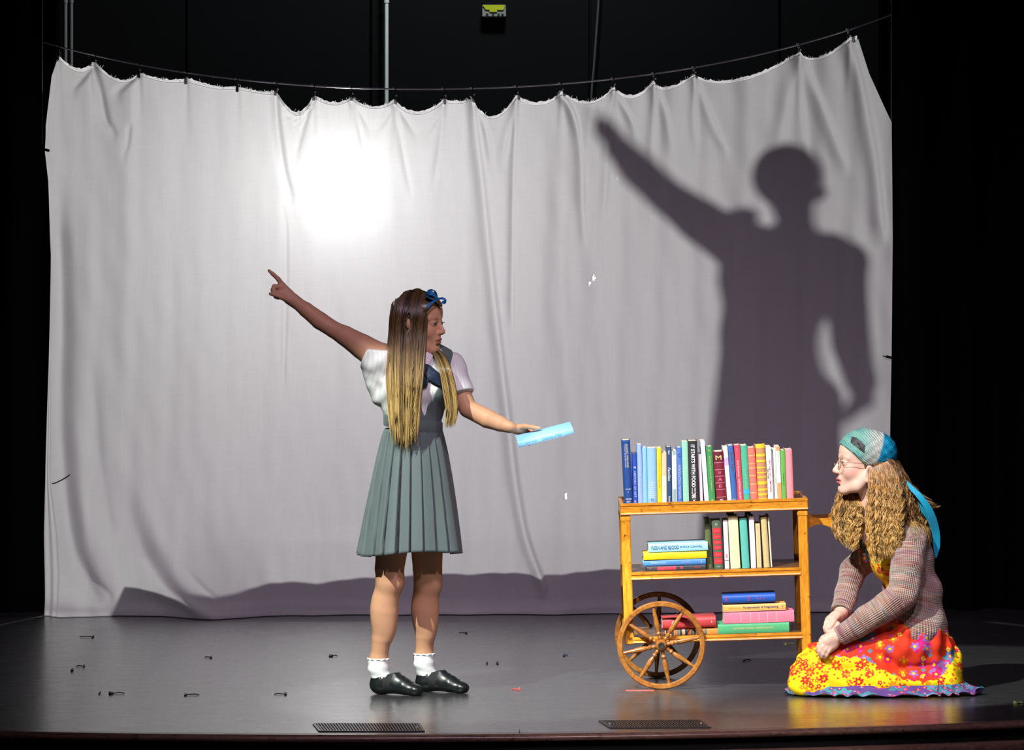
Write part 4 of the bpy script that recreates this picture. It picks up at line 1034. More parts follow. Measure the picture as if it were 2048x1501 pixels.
# ================================================================== PEOPLE: shared tools
def A(v): return np.array(v, dtype=float)
def Wa(px, py, y): return A(W(px, py, y))
def skin_mat(name, rough=.45):
    t = NT(name); at = t.n('ShaderNodeAttribute', attribute_name='tint')
    nz = t.noise(t.obj(), 60, 4); c = t.mix(t.math('MULTIPLY', nz, .22), at.outputs['Color'], t.mix(1.0, at.outputs['Color'], (.80,.62,.55,1), 'MULTIPLY'))
    t.b.inputs['Subsurface Weight'].default_value = .06; t.b.inputs['Subsurface Radius'].default_value = (.01,.004,.002); t.b.inputs['Subsurface Scale'].default_value = .5
    return t.set(c, max(rough,.5), 0, .25)
def hair_mat(name, rough=.38, spec=.5):
    t = NT(name); at = t.n('ShaderNodeAttribute', attribute_name='tint')
    t.b.inputs['Anisotropic'].default_value = .4
    return t.set(at.outputs['Color'], rough, 0, spec)
class Head:
    """face modelled in a local frame: x forward, y left, z up, origin between the eyes' level and the ears"""
    def __init__(s, C, fwd, up=(0,0,1), k=1.0):
        s.C = A(C); s.R = frame(fwd, up); s.k = k
    def w(s, p): return s.C+s.R@(A(p)*s.k)
    def loc(s, P): return ((P-s.C)@s.R)/s.k
    def ell(s, v, c, r, k=.012, mode='add', rot=None):
        R = s.R if rot is None else s.R@np.array(Euler(rot).to_matrix())
        v.ell(s.w(c), A(r)*s.k, R, k, mode)
    def cone(s, v, a, b, ra, rb, k=.012, mode='add'): v.cone(s.w(a), s.w(b), ra*s.k, rb*s.k, k, mode)
    def build(s, v, ear=-.022, jaw=1.0):
        E = s.ell; Cn = s.cone
        E(v, (-.004,0,.034), (.087,.073,.080), .0)
        E(v, (.040,0,.040), (.047,.057,.046), .03)
        E(v, (.030,0,-.035), (.056,.055,.070), .03)
        for sg in (-1,1):
            Cn(v, (-.012,sg*.054,-.045), (.030,sg*.040,-.086), .020, .018, .03)
            Cn(v, (.030,sg*.040,-.086), (.068,sg*.010,-.101), .018, .016, .02)
            E(v, (.056,sg*.033,-.034), (.026,.024,.026), .02)
            Cn(v, (.083,sg*.008,.017), (.066,sg*.046,.017), .008, .007, .014)
        E(v, (.073,0,-.101), (.019,.020,.016), .016)
        E(v, (.074,0,-.066), (.019,.026,.027), .02)
        Cn(v, (.083,0,.008), (.106,0,-.031), .0075, .0092, .012)
        Cn(v, (.103,0,-.034), (.086,0,-.042), .0085, .009, .010)
        for sg in (-1,1):
            E(v, (.094,sg*.0105,-.037), (.010,.0065,.0072), .006)
            E(v, (.096,sg*.006,-.0445), (.0045,.0032,.003), .003, 'sub')
            E(v, (.091,sg*.031,.001), (.015,.017,.012), .014, 'sub')
            E(v, (.0735,sg*.031,-.001), (.0145,.0165,.0135), .004)
            E(v, (.0885,sg*.032,-.0015), (.010,.0125,.0042), .002, 'sub')
        E(v, (.0915,0,-.0625), (.0105,.020,.0062), .005)
        E(v, (.0895,0,-.0745), (.0105,.017,.0068), .005)
        E(v, (.1015,0,-.0682), (.011,.026,.0014), .002, 'sub')
        E(v, (.088,0,-.085), (.008,.012,.004), .006, 'sub')
        Cn(v, (.100,0,-.050), (.101,0,-.058), .0022, .003, .004, 'sub')
        for sg in (-1,1):
            E(v, (-.012,sg*.073,ear), (.020,.007,.031), .006, 'add', (0,.25,sg*.35))
            E(v, (-.010,sg*.080,ear+.003), (.010,.006,.018), .004, 'sub', (0,.25,sg*.35))
            Cn(v, (-.004,sg*.074,ear-.026), (-.003,sg*.073,ear-.031), .0065, .006, .006)
    def paint(s, V, base, lip, blush=.3, mouth_dark=True):
        P = s.loc(V); x, y, z = P.T
        col = np.tile(A(base), (len(V),1))
        b = np.exp(-(((x-.060)/.028)**2+((np.abs(y)-.046)/.022)**2+((z+.030)/.024)**2))*blush
        col = col*(1-b[:,None])+b[:,None]*A((base[0]*1.0, base[1]*.55, base[2]*.55))
        n = np.exp(-(((x-.112)/.012)**2+(y/.014)**2+((z+.034)/.012)**2))*.25
        col = col*(1-n[:,None])+n[:,None]*A((base[0], base[1]*.65, base[2]*.6))
        e = np.exp(-(((np.abs(y)-.031)/.017)**2+((z-.003)/.010)**2+((x-.082)/.02)**2))*.35
        col = col*(1-e[:,None])+e[:,None]*A((base[0]*.55, base[1]*.45, base[2]*.45))
        l = np.clip(1.25-np.sqrt(((z+.0685)/.0125)**2+(y/.023)**2+((x-.098)/.016)**2), 0, 1); l = np.clip(l*3, 0, 1)
        col = col*(1-l[:,None])+l[:,None]*A(lip)
        m = np.exp(-((z+.0682)/.0018)**2)*(np.abs(y) < .022)*(x > .080)*.8
        col = col*(1-m[:,None])+m[:,None]*A((lip[0]*.25, lip[1]*.2, lip[2]*.2))
        return col
    def eyes(s, parent, iris=(.10,.17,.22), gaze=(1,0,0)):
        for sg in (-1,1):
            c = s.w((.0745,sg*.031,-.001)); r = .0128*s.k; n1, n2 = 20, 14; g = s.R@A(gaze); g /= np.linalg.norm(g)
            Rg = frame(g); V = []; colr = []
            for i in range(n2+1):
                th = PI*i/n2
                for j in range(n1):
                    ph = 2*PI*j/n1; d = A((math.cos(th), math.sin(th)*math.cos(ph), math.sin(th)*math.sin(ph)))
                    V.append(c+Rg@d*r); colr.append((.01,.01,.01) if th < .24 else iris if th < .52 else (.80,.77,.74))
            F = [(i*n1+j, i*n1+(j+1)%n1, (i+1)*n1+(j+1)%n1, (i+1)*n1+j) for i in range(n2) for j in range(n1)]
            me = np_mesh('eyeball', A(V), np.array(F, dtype=np.int32)); set_col(me, A(colr)); mobj('eyeball', me, M_eye, parent)
            # lashes and brow: little arcs of hair
            P = []
            for t in np.linspace(-1,1,15):
                a = s.w((.0880-.006*t*t, sg*(.031+.0125*t), .0030-.0022*t*t)); b = s.w((.0965-.006*t*t, sg*(.031+.0145*t), .0040+.0012-.002*t*t)); P.append(np.stack([a, (a+b)/2+A((0,0,-.0006)), b]))
            Vv, Ff, sid, tt = strand_mesh(A(P), A([.0007,.0006,.0002])*s.k); mobj('eyelashes', np_mesh('eyelashes', Vv, Ff), M_lash, parent)
            P = []; rr = np.random.default_rng(4)
            for t in np.linspace(0,1,60):
                q = A((.0895-.024*t**1.6, sg*(.012+.040*t), .0195+.009*math.sin(t*2.2)-.008*t*t))+rr.normal(size=3)*A((.0,.0006,.0016))
                e = q+A((-.004*t, sg*.006, .003*(1-1.6*t))); P.append(np.stack([s.w(q), s.w((q+e)/2+A((.001,0,0))), s.w(e)]))
            Vv, Ff, sid, tt = strand_mesh(A(P), A([.0009,.0008,.0003])*s.k); mobj('eyebrow', np_mesh('eyebrow', Vv, Ff), M_brow, parent)
_t = NT('eye_white'); _a = _t.n('ShaderNodeAttribute', attribute_name='tint'); M_eye = _t.set(_a.outputs['Color'], .12)
M_lash = plain('lash_dark', (.02,.012,.008,1), .6); M_brow = plain('brow_brown', (.10,.055,.025,1), .6)
def hit(vol, px, py, off=0.0, y0=-.45, y1=.5):
    """first point of the camera ray on the surface (level off) of a distance field"""
    ys = np.linspace(y0, y1, 480); P = A([W(px, py, y) for y in ys]); d = vol.sample(P)-off
    i = int(np.argmax(d < 0)) if (d < 0).any() else int(np.argmin(d))
    return P[i]
def cloth_patch(name, vol, poly, mat, parent, off=.006, th=.003, n=26, bulge=0.0):
    """a piece of cloth with outline poly (pixels), laid on a body's surface, with thickness"""
    poly = A(poly); x0, y0 = poly.min(0); x1, y1 = poly.max(0)
    c = poly.mean(0)
    # radial grid: rings from the centre to the outline
    m = len(poly); dens = []
    for i in range(m):
        a, b = poly[i], poly[(i+1) % m]; k = max(1, int(np.linalg.norm(b-a)/3))
        for t in range(k): dens.append(a+(b-a)*t/k)
    dens = A(dens); m = len(dens); rings = 5; P = [hit(vol, c[0], c[1], off)+A((0,-bulge,0))]
    for r in range(1, rings+1):
        for q in dens:
            g = c+(q-c)*r/rings; P.append(hit(vol, g[0], g[1], off)+A((0,-bulge*(1-(r/rings)**2),0)))
    P = A(P); F = [(0, 1+j, 1+(j+1) % m) for j in range(m)]
    for r in range(rings-1):
        for j in range(m): F.append((1+r*m+j, 1+(r+1)*m+j, 1+(r+1)*m+(j+1) % m, 1+r*m+(j+1) % m))
    n = len(P); B = P+A((0,th,0)); last = 1+(rings-1)*m
    F2 = [tuple(i+n for i in f[::-1]) for f in F]+[(last+j, last+(j+1) % m, n+last+(j+1) % m, n+last+j) for j in range(m)]
    mb = MB(); mb.add(np.concatenate([P, B]), F+F2); return mb.build(name, mat, parent, True)
def ribbon(name, P, Nrm, width, mat, parent, th=.0015):
    """flat strip through P (n,3) facing Nrm, per-point width"""
    P = A(P); n = len(P); Nrm = np.broadcast_to(A(Nrm), (n,3)); width = np.broadcast_to(width, (n,))
    T = np.gradient(P, axis=0); S = np.cross(T, Nrm); S /= np.maximum(np.linalg.norm(S, axis=1, keepdims=True), 1e-9)
    V = np.concatenate([P+S*width[:,None]/2+Nrm*th, P-S*width[:,None]/2+Nrm*th, P-S*width[:,None]/2-Nrm*th, P+S*width[:,None]/2-Nrm*th])
    F = []
    for i in range(n-1):
        for a in range(4): b = (a+1) % 4; F.append((a*n+i, b*n+i, b*n+i+1, a*n+i+1))
    F += [tuple(a*n for a in range(4))[::-1], tuple(a*n+n-1 for a in range(4))]
    mb = MB(); mb.add(V, F); return mb.build(name, mat, parent, True)
def hair_mesh(name, P, R, tint, mat, parent, sides=3):
    V, Fq, sid, tt = strand_mesh(P, R, sides); me = np_mesh(name, V, Fq); N = P.shape[1]
    set_col(me, np.repeat(tint.reshape(-1,3), sides, axis=0)); return mobj(name, me, mat, parent)
def push_out(vol, P, off):
    S = P.shape; Q = P.reshape(-1,3).copy()
    for _ in range(3):
        d = vol.sample(Q)-off; m = d < 0
        if not m.any(): break
        g = vol.grad(Q[m]); Q[m] -= g*d[m][:,None]
    return Q.reshape(S)
def cloth_mat(name, col, rough=.75, weave=350, bump=.15, var=.10, fold_scale=0):
    t = NT(name); o = t.obj(); nz = t.noise(o, weave, 2); n2 = t.noise(o, 14, 4)
    c = t.mix(n2, tuple(x*(1-var) for x in col[:3])+(1,), tuple(min(1,x*(1+var)) for x in col[:3])+(1,))
    t.bump(nz, bump, .001); t.b.inputs['Sheen Weight'].default_value = .15
    return t.set(c, rough, 0, .25)
# ================================================================== STANDING GIRL
def standing_girl():
    root = empty('person', 'standing girl in grey pleated pinafore pointing up left and holding out a pale blue book', 'person', loc=FL(800,1388))
    root.location.z = 0
    inv = root.matrix_world.inverted()
    bpy.context.view_layer.update()
    def fin(o):
        o.parent = root; o.matrix_parent_inverse = Matrix.Translation(-root.location); return o
    chest_f = A((.36,-.933,0)); chest_l = A((.933,.36,0)); pel_f = A((.75,-.66,0)); pel_l = A((.66,.75,0))
    RC = frame(chest_f); RP = frame(pel_f)
    H = Head(Wa(838,643,.04), (.90,-.42,-.07), (.05,.0,1), 1.02)
    v = Vol((-1.02,-.24,-.01), (.16,.40,1.73), .0037)
    H.build(v, ear=-.008)
    # neck, torso
    v.chain([H.w((-.028,0,-.045)), H.w((-.030,0,-.10)), Wa(836,712,.06)], [.052,.047,.054], .03)
    pel, wai, che = Wa(823,930,.065), Wa(826,852,.06), Wa(826,768,.055)
    v.ell(pel, (.088,.118,.12), RP, .03); v.ell(wai, (.075,.100,.10), RP, .04); v.ell(che, (.084,.132,.14), RC, .04)
    v.ell(Wa(836,722,.06), (.07,.125,.06), RC, .04)
    for sg in (-1,1): v.ell(che+chest_f*.052+chest_l*sg*.062+A((0,0,-.005)), (.050,.056,.058), RC, .04)
    shR, shL = Wa(762,718,-.005), Wa(901,735,.125)
    v.cone(Wa(820,708,.045), shR, .042, .052, .03); v.cone(Wa(852,712,.08), shL, .042, .048, .03)
    # right arm: raised, pointing
    elR, wrR = Wa(668,660,.045), Wa(588,602,.085)
    v.chain([shR, Wa(725,694,.01), Wa(690,672,.03), elR, Wa(640,642,.055), Wa(612,620,.07), wrR], [.060,.050,.040,.0335,.0350,.030,.0230], .02)
    yh = .095
    v.chain([wrR, Wa(576,589,.092), Wa(563,575,yh)], [.0235,.024,.022], .018, 'add', ((.35,.9,.3), .72))
    v.chain([Wa(576,598,.085), Wa(561,586,.085)], [.019,.017], .014)
    def finger(pts, r, y, k=.004): v.chain([Wa(*p[:2], p[2] if len(p) > 2 else y) for p in pts], r, k)
    finger([(566,571,.09),(556,558,.087),(546.5,549,.086),(537.8,541.5,.088)], [.0110,.0092,.0084,.0066], 0)
    finger([(562,575,.082),(549,573,.078),(545.5,580,.072),(552,585,.070)], [.0105,.0098,.0090,.0078], 0)
    finger([(563,581,.100),(550,580,.098),(546,587,.090),(553,591,.084)], [.0100,.0094,.0086,.0075], 0)
    finger([(566,587,.112),(555,588,.110),(551,594,.102),(557,597,.094)], [.0092,.0086,.0078,.0070], 0)
    finger([(577,600,.074),(563,594.5,.064),(550,590,.064),(540.5,588,.068)], [.0135,.0110,.0092,.0072], 0)
    # left arm: reaching out with the book
    elL, wrL = Wa(936,818,.07), Wa(1019,855,.035)
    v.chain([shL, Wa(917,775,.10), elL, Wa(975,838,.055), Wa(1000,848,.045), wrL], [.050,.040,.036,.0375,.031,.0235], .02)
    v.chain([wrL, Wa(1033,860,.055), Wa(1048,863,.062)], [.0235,.027,.024], .016, 'add', ((.15,.35,.92), .62))
    finger([(1036,855,.045),(1050,853,.022),(1064,854.5,.006),(1079,857,.000)], [.0135,.0105,.0092,.0072], 0)
    for j, (dy, ln) in enumerate(((-.028,0),(-.008,4),(.012,3),(.030,-2))):
        x0 = 1041+7*j
        v.chain([Wa(x0,866-1.5*j,.062), Wa(x0+9,880-1.8*j,.054), Wa(x0+14,887-1.9*j,.024), Wa(x0+17,889-2*j,-.004+ln*.001)], [.0105,.0092,.0085,.0066], .004)
    v.ell(Wa(816.5,648,H.C[1]-.098), (.0095,.012,.022), None, .004); v.cone(Wa(817,650,H.C[1]-.09), Wa(820,650,H.C[1]-.06), .010, .014, .006)
    # legs
    def legs(hip, kn, an, yk):
        h, k_, a = Wa(*hip), Wa(*kn), Wa(*an); m = k_+(a-k_)*.36; bk = A((-1,.15,0))
        v.chain([h, h+(k_-h)*.5, k_+A((0,0,.05)), k_], [.080,.070,.058,.052], .03)
        v.ell(k_+A((.022,-.008,.0)), (.032,.038,.042), None, .025)
        v.chain([k_, m, k_+(a-k_)*.72, a], [.049,.047,.039,.0325], .02)
        v.ell(m+bk*.018, (.040,.040,.085), None, .03)
        v.ell(m+A((.01,0,-.03)), (.036,.036,.10), None, .02)
    legs((800,935,.02), (779,1163,.025), (757,1322,.062), 0); legs((850,935,.10), (855,1166,.115), (848,1312,.155), 0)
    feet = [(A((W(757,0,.07).x,.07,0)), A((W(832,0,-.005).x,-.005,0))), (A((W(848,0,.165).x,.165,0)), A((W(922,0,.095).x,.095,0)))]
    for (he, to), an in zip(feet, (Wa(757,1322,.062), Wa(848,1312,.155))):
        he, to = A(he), A(to); d = (to-he)/np.linalg.norm(to-he)
        v.chain([an, he+d*.018+A((0,0,.055))], [.034,.034], .02); v.chain([he+d*.01+A((0,0,.035)), he+d*.11+A((0,0,.040)), to+A((0,0,.022))], [.030,.030,.020], .02)
    V, Fq = v.mesh(); V = relax(V, Fq, 2); me = np_mesh('body', V, Fq)
    base = (.58,.32,.185); col = H.paint(V, base, (.46,.17,.13), .35); set_col(me, col)
    M_skin = skin_mat('skin_standing'); body = fin(mobj('body', me, M_skin))
    H.eyes(body, (.06,.09,.10), (1,-.12,-.25))
    # ---------------- shirt and pinafore from one torso field
    t = Vol((-.62,-.30,.98), (-.12,.36,1.46), .0036)
    t.ell(wai, (.086,.116,.11), RP, .05); t.ell(che, (.100,.156,.155), RC, .05); t.ell(pel+A((0,0,.07)), (.095,.130,.10), RP, .05)
    t.ell(Wa(836,722,.06), (.074,.129,.06), RC, .04)
    for sg in (-1,1): t.ell(che+chest_f*.062+chest_l*sg*.062+A((0,0,-.005)), (.060,.064,.067), RC, .045)
    t.chain([Wa(836,716,.06), Wa(838,704,.055)], [.060,.058], .03)
    t.cone(Wa(820,708,.045), shR, .046, .056, .03); t.cone(Wa(852,712,.08), shL, .046, .053, .03)
    t.chain([shR, Wa(752,745,.01), Wa(766,790,.03)], [.05,.05,.045], .03)
    core = t.copy()
    slR = Wa(741,706,.005); slL = Wa(920,788,.08)
    t.cone(shR, slR, .066, .066, .02); t.cone(shL, slL, .056, .052, .02)
    X, Y, Z = t.grid()
    dR = (slR-shR)/np.linalg.norm(slR-shR); dL = (slL-shL)/np.linalg.norm(slL-shL)
    cutR = (X-slR[0])*dR[0]+(Y-slR[1])*dR[1]+(Z-slR[2])*dR[2]-.004
    cutL = (X-slL[0])*dL[0]+(Y-slL[1])*dL[1]+(Z-slL[2])*dL[2]-.006
    zn = float(W(836,700,.05).z)
    nf = (X-float(W(836,0,.05).x))*chest_f[0]+(Y-.05)*chest_f[1]
    sh = t.copy(); D = t.D-.004
    wr = .0012*np.sin(X*75+Z*45+2*np.sin(Z*20))+.0012*np.sin(X*40-Z*85+1+1.5*np.sin(X*25))+.0008*np.sin(Y*90+Z*40)
    D = D+wr.astype(np.float32)
    nR = np.sqrt((X-slR[0])**2+(Y-slR[1])**2+(Z-slR[2])**2) < .12; nL = np.sqrt((X-slL[0])**2+(Y-slL[1])**2+(Z-slL[2])**2) < .095
    D = np.where(nR, np.maximum(D, cutR), D); D = np.where(nL, np.maximum(D, cutL), D)
    D = np.maximum(D, -(t.D+.0035)*1.0+0*Z) if False else D
    D = np.maximum(D, Z-zn-.012+.20*np.maximum(nf,0)); D = np.maximum(D, (1.082-Z)*np.ones_like(D))
    sh.D = D.astype(np.float32); Vs, Fs = sh.mesh()
    M_shirt = NT('white_shirt'); o_ = M_shirt.obj(); wv = M_shirt.n('ShaderNodeTexWave', i_Scale=22.0, bands_direction='X'); M_shirt.l(M_shirt.map(o_, rot=(0,0,-.5)), wv.inputs[0])
    nz = M_shirt.noise(o_, 18, 4); M_shirt.bump(M_shirt.math('ADD', nz, M_shirt.math('MULTIPLY', wv.outputs[1], .06)), .12, .003)
    cs = M_shirt.ramp(wv.outputs[1], [(.0,(.60,.60,.60,1)), (.12,(.69,.70,.69,1)), (1,(.72,.73,.72,1))]); M_shirt = M_shirt.set(cs, .7, 0, .25)
    shirt = fin(mobj('shirt', np_mesh('shirt', Vs, Fs), M_shirt))
    # bodice with V front and straps
    c0 = A(W(834,0,.055)); S = (X-c0[0])*chest_l[0]+(Y-c0[1])*chest_l[1]; Fw = (X-c0[0])*chest_f[0]+(Y-c0[1])*chest_f[1]
    zV = 1.108
    s_in = np.where(Fw > 0, np.clip((Z-zV)*.36, 0, .085)+.0*Z, .055+0*Z)
    s_out = np.where(S < 0, .108, .150)-.06*np.clip((Z-1.10)/.12, 0, 1)+.055*np.clip((Z-1.24)/.12, 0, 1)
    bo = t.copy(); Db = np.maximum(core.D-.0095, -(core.D-.001))
    Db = np.maximum(Db, s_in-np.abs(S)); Db = np.maximum(Db, np.abs(S)-s_out); Db = np.maximum(Db, 1.07-Z+0*S)
    Db = np.maximum(Db, Z-1.42+0*S)
    bo.D = (Db+.0012*np.sin(X*70+Z*90)).astype(np.float32); Vb, Fb = bo.mesh(); Vb = relax(Vb, Fb, 1)
    M_pin = cloth_mat('pinafore_grey', (.100,.135,.135,1), .62, 500, .10, .08)
    fin(mobj('bodice', np_mesh('bodice', Vb, Fb), M_pin))
    # ---------------- pleated skirt
    nr, nc = 46, 940; NP = 22
    z0, z1 = 1.055, .565; ph = np.linspace(0, 2*PI, nc, endpoint=False)[None,:]; f = np.linspace(0,1,nr)[:,None]
    cx = W(826,0,.06).x*(1-f)+W(821.5,0,.065).x*f; cy = .06+0*f
    aL = .122+(.208-.122)*f**.80; aF = .092+(.170-.092)*f**.8          # half widths: lateral, forward
    q = 1-(ph/(2*PI)*NP+.12*np.sin(3*ph)*f+.05*np.sin(ph*7+2)*f) % 1.0
    rw_ = .73-.06*np.sin(ph*5+1); saw = np.where(q < rw_, .70+.30*q/rw_, np.where(q < rw_+.03, 1-(q-rw_)/.03, np.where(q < .96, 0, (q-.96)/.04*.70)))
    amp = .0065+.0310*f**.6
    rad = amp*(saw-.5)+.010*f*f*np.sin(5*ph+.7)+.006*f*np.sin(9*ph+2)
    lx = (aL+rad)*np.cos(ph); fw = (aF+rad)*np.sin(ph)
    zz = z0+(z1-z0)*f-.012*f**4*np.sin(2*ph+.5)+.003*f**4*(saw-.5)
    Pk = np.stack([cx+lx*pel_l[0]+fw*pel_f[0], cy+lx*pel_l[1]+fw*pel_f[1], zz+0*ph], -1)
    i = np.arange(nr-1)[:,None]*nc; j = np.arange(nc)[None,:]; j2 = (j+1) % nc
    Fk = np.stack([i+j, i+nc+j, i+nc+j2, i+j2], -1).reshape(-1,4)
    me = np_mesh('pleated_skirt', Pk.reshape(-1,3), Fk)
    sk = mobj('pleated_skirt', me, M_pin); so = sk.modifiers.new('thick','SOLIDIFY'); so.thickness = .003; so.offset = -1; fin(sk)
    # waistband
    prof = [(0,1.098),(.004,1.096),(.006,1.09),(.006,1.056),(.003,1.051),(-.002,1.05)]
    m = MB(); Vw = []; nw = 72
    for dr, z in prof:
        for k in range(nw):
            a = 2*PI*k/nw; l_ = (.127+dr)*math.cos(a); f_ = (.098+dr)*math.sin(a); tilt = -.010*math.cos(a)*pel_l[0]*1.0
            Vw.append((W(826,0,.06).x+l_*pel_l[0]+f_*pel_f[0], .06+l_*pel_l[1]+f_*pel_f[1], z-.018*(l_*pel_l[0]+f_*pel_f[0])/.12))
    m.add(Vw, [(i*nw+k, (i+1)*nw+k, (i+1)*nw+(k+1)%nw, i*nw+(k+1)%nw) for i in range(len(prof)-1) for k in range(nw)])
    fin(m.build('waistband', M_pin, None, True))
    # ---------------- collar and neck bow
    M_col = NT('striped_collar'); wv = M_col.n('ShaderNodeTexWave', i_Scale=42.0, bands_direction='X'); M_col.l(M_col.map(M_col.obj(), rot=(0,.5,0)), wv.inputs[0])
    M_col = M_col.set(M_col.ramp(wv.outputs[1], [(.3,(.80,.78,.80,1)),(.6,(.62,.52,.62,1))]), .6)
    fin(cloth_patch('collar', sh, [(843,724),(849,712),(855,704),(866,711),(862,721),(857,731)], M_col, None, .010, .003))
    fin(cloth_patch('collar', sh, [(812,716),(816,706),(830,704),(838,712),(834,724),(822,722)], M_col, None, .010, .003))
    M_navy = cloth_mat('navy_bow_cloth', (.010,.020,.048,1), .5, 400)
    bow = fin(cloth_patch('neck_bow', sh, [(843,726),(852,728),(860,731),(872,741),(883,750),(883.5,761),(880,773),(867,765),(858,760),(848,746)], M_navy, None, .016, .006, bulge=.006))
    cloth_patch('bow_tail', sh, [(842,745),(850,754),(857,760),(855,772),(840,779),(837,768),(838,752)], M_navy, bow, .014, .006, bulge=.005)
    cloth_patch('bow_knot', sh, [(840,729),(851,728),(856,738),(850,748),(841,746)], M_navy, bow, .022, .008, bulge=.004)
    pc = hit(sh, 847.5, 736, .030); n_ = 12
    MB().lathe([(.0004,-.0045),(.0035,-.003),(.0045,0),(.0035,.003),(.0004,.0045)], Matrix.Translation(pc), n_).build('pearl', plain('pearl', (.7,.7,.68,1), .15, .2), bow, True)
    # ---------------- socks and shoes
    M_sock = NT('white_sock'); ws = M_sock.n('ShaderNodeTexWave', i_Scale=60.0, bands_direction='Z'); M_sock.l(M_sock.obj(), ws.inputs[0]); M_sock.bump(ws.outputs[1], .08, .001); M_sock = M_sock.set((.80,.84,.82,1), .8, 0, .2)
    M_shoe = NT('black_leather'); nz = M_shoe.noise(M_shoe.obj(), 45, 4, .6); M_shoe.bump(nz, .2, .002); M_shoe = M_shoe.set((.008,.012,.012,1), .32, 0, .5)
    M_gore = plain('shoe_elastic', (.006,.007,.008,1), .75); M_sole = plain('shoe_sole', (.01,.01,.01,1), .6)
    for n_f, ((he, to), an, cuff) in enumerate(zip(feet, (Wa(757,1322,.062), Wa(848,1312,.155)), (1318, 1313))):
        he, to = A(he), A(to); d = (to-he)/np.linalg.norm(to-he); sd = A((-d[1], d[0], 0)); R3 = frame(d)
        s = Vol(he-A((.09,.12,.01)), he+A((.09,.12,.17)), .003); heel_in = he+d*.020
        s.chain([A((an[0], an[1], an[2]+.012)), A((an[0],an[1],an[2]-.03)), heel_in+A((0,0,.040))], [.0415,.0415,.034], .02)
        s.chain([heel_in+A((0,0,.045)), heel_in+d*.07+A((0,0,.045))], [.030,.028], .02)
        Xs, Ys, Zs = s.grid(); s.D = (np.maximum(s.D, Zs-(an[2]+.010))+.0005*np.sin(Zs*200+Xs*60)).astype(np.float32)
        Va, Fa = s.mesh(); sock = fin(mobj('sock', np_mesh('sock', Va, Fa), M_sock))
        fr = MB(); nn = 48; rw = []
        for k in range(nn*2):
            a = PI*k/nn; r_ = .0415+.0022*math.sin(a*11); rw.append((an[0]+r_*math.cos(a), an[1]+r_*math.sin(a), an[2]+.006+.003*math.sin(a*11)))
        fr.tube(rw+[rw[0]], .0028, 6, False); fr.build('frill', M_sock, sock, True)
        s = Vol(he-A((.10,.14,.008)), he+A((.33,.14,.13)), .003)
        s.chain([he+d*.010+A((0,0,.034)), he+d*.06+A((0,0,.036)), he+d*.12+A((0,0,.031)), he+d*.165+A((0,0,.021)), to+A((0,0,.015))], [.040,.038,.036,.031,.0185], .02, 'add', ((0,0,1), .80))
        s.cone(he+d*.012+A((0,0,.045)), he+d*.012+A((0,0,.068)), .042, .041, .02)
        s.cone(he+d*.055+A((0,0,.055)), he+d*.060+A((0,0,.080)), .034, .030, .025)
        s.cone(he+d*.075+A((0,0,.058)), he+d*.115+A((0,0,.045)), .030, .027, .02)
        Xs, Ys, Zs = s.grid(); U = (Xs-he[0])*d[0]+(Ys-he[1])*d[1]
        D = np.maximum(s.D, .0015-Zs); D = np.maximum(D, Zs-(.070+.25*np.clip(U,0,.08)*1.0)-0*U)
        inner = np.sqrt((U-.030)**2/1.3+((Xs-he[0])*sd[0]+(Ys-he[1])*sd[1])**2)-.036
        D = np.maximum(D, -np.maximum(inner, .058-Zs)) 
        D = D+.0005*np.sin(U*150+Zs*120)*np.clip((U-.07)*12,0,1)
        s.D = D.astype(np.float32); Va, Fa = s.mesh(); u = (Va-he)@d; Fc = u[Fa].mean(1); zc = Va[Fa][:,:,2].mean(1)
        gore = (Fc > .040) & (Fc < .072+.2*(zc-.05)) & (zc > .018); sole = zc < .005
        me = np_mesh('shoe', Va, Fa); o = mobj('shoe', me, M_shoe); me.materials.append(M_gore); me.materials.append(M_sole)
        me.polygons.foreach_set('material_index', np.where(sole, 2, np.where(gore, 1, 0)).astype(np.int32)[:len(me.polygons)]); fin(o)
        la = MB()
        for k in range(4):
            p0 = he+d*(.112+.020*k)+A((0,0,.076-.011*k)); la.tube([p0-sd*.013+A((0,0,-.003)), p0+A((0,0,.0005)), p0+sd*.013+A((0,0,-.003))], .0016, 6)
        la.build('laces', M_gore, o, True)
    # ---------------- hair
    rs = np.random.default_rng(11); cap = Vol(H.C-.19, H.C+.19, .004)
    H.ell(cap, (-.010,0,.034), (.094,.082,.088), 0); H.ell(cap, (-.040,.01,-.02), (.055,.072,.09), .03)
    H.ell(cap, (.037,0,.049), (.055,.066,.050), .02); H.cone(cap, (-.045,.01,-.06), (-.055,.015,-.16), .06, .05, .03)
    Xc, Yc, Zc = cap.grid(); G = np.stack(np.broadcast_arrays(Xc,Yc,Zc), -1).reshape(-1,3); L = H.loc(G); fx, fy, fz = L.T
    face = np.maximum(fx-(.030+.42*np.clip(fz-.02,0,1)), fz-.088)    # keep behind the hairline
    cut = np.where(fz < .066, fx-(.032+.55*np.clip(fz+.01,0,.1)), fx-.13)
    cap.D = np.maximum(cap.D, cut.reshape(cap.D.shape)).astype(np.float32)
    M_hair = hair_mat('hair_blonde', .36)
    Vc, Fc = cap.mesh(); me = np_mesh('hair', Vc, Fc); zr = np.clip((Vc[:,2]-1.25)/.35, 0, 1)[:,None]
    dark, mid, tip = A((.078,.047,.017)), A((.150,.090,.034)), A((.44,.31,.11))  # dark crown: part ombre, part shade painted into the hair
    set_col(me, dark*zr+A((.12,.075,.03))*(1-zr)); hair = fin(mobj('hair', me, M_hair))
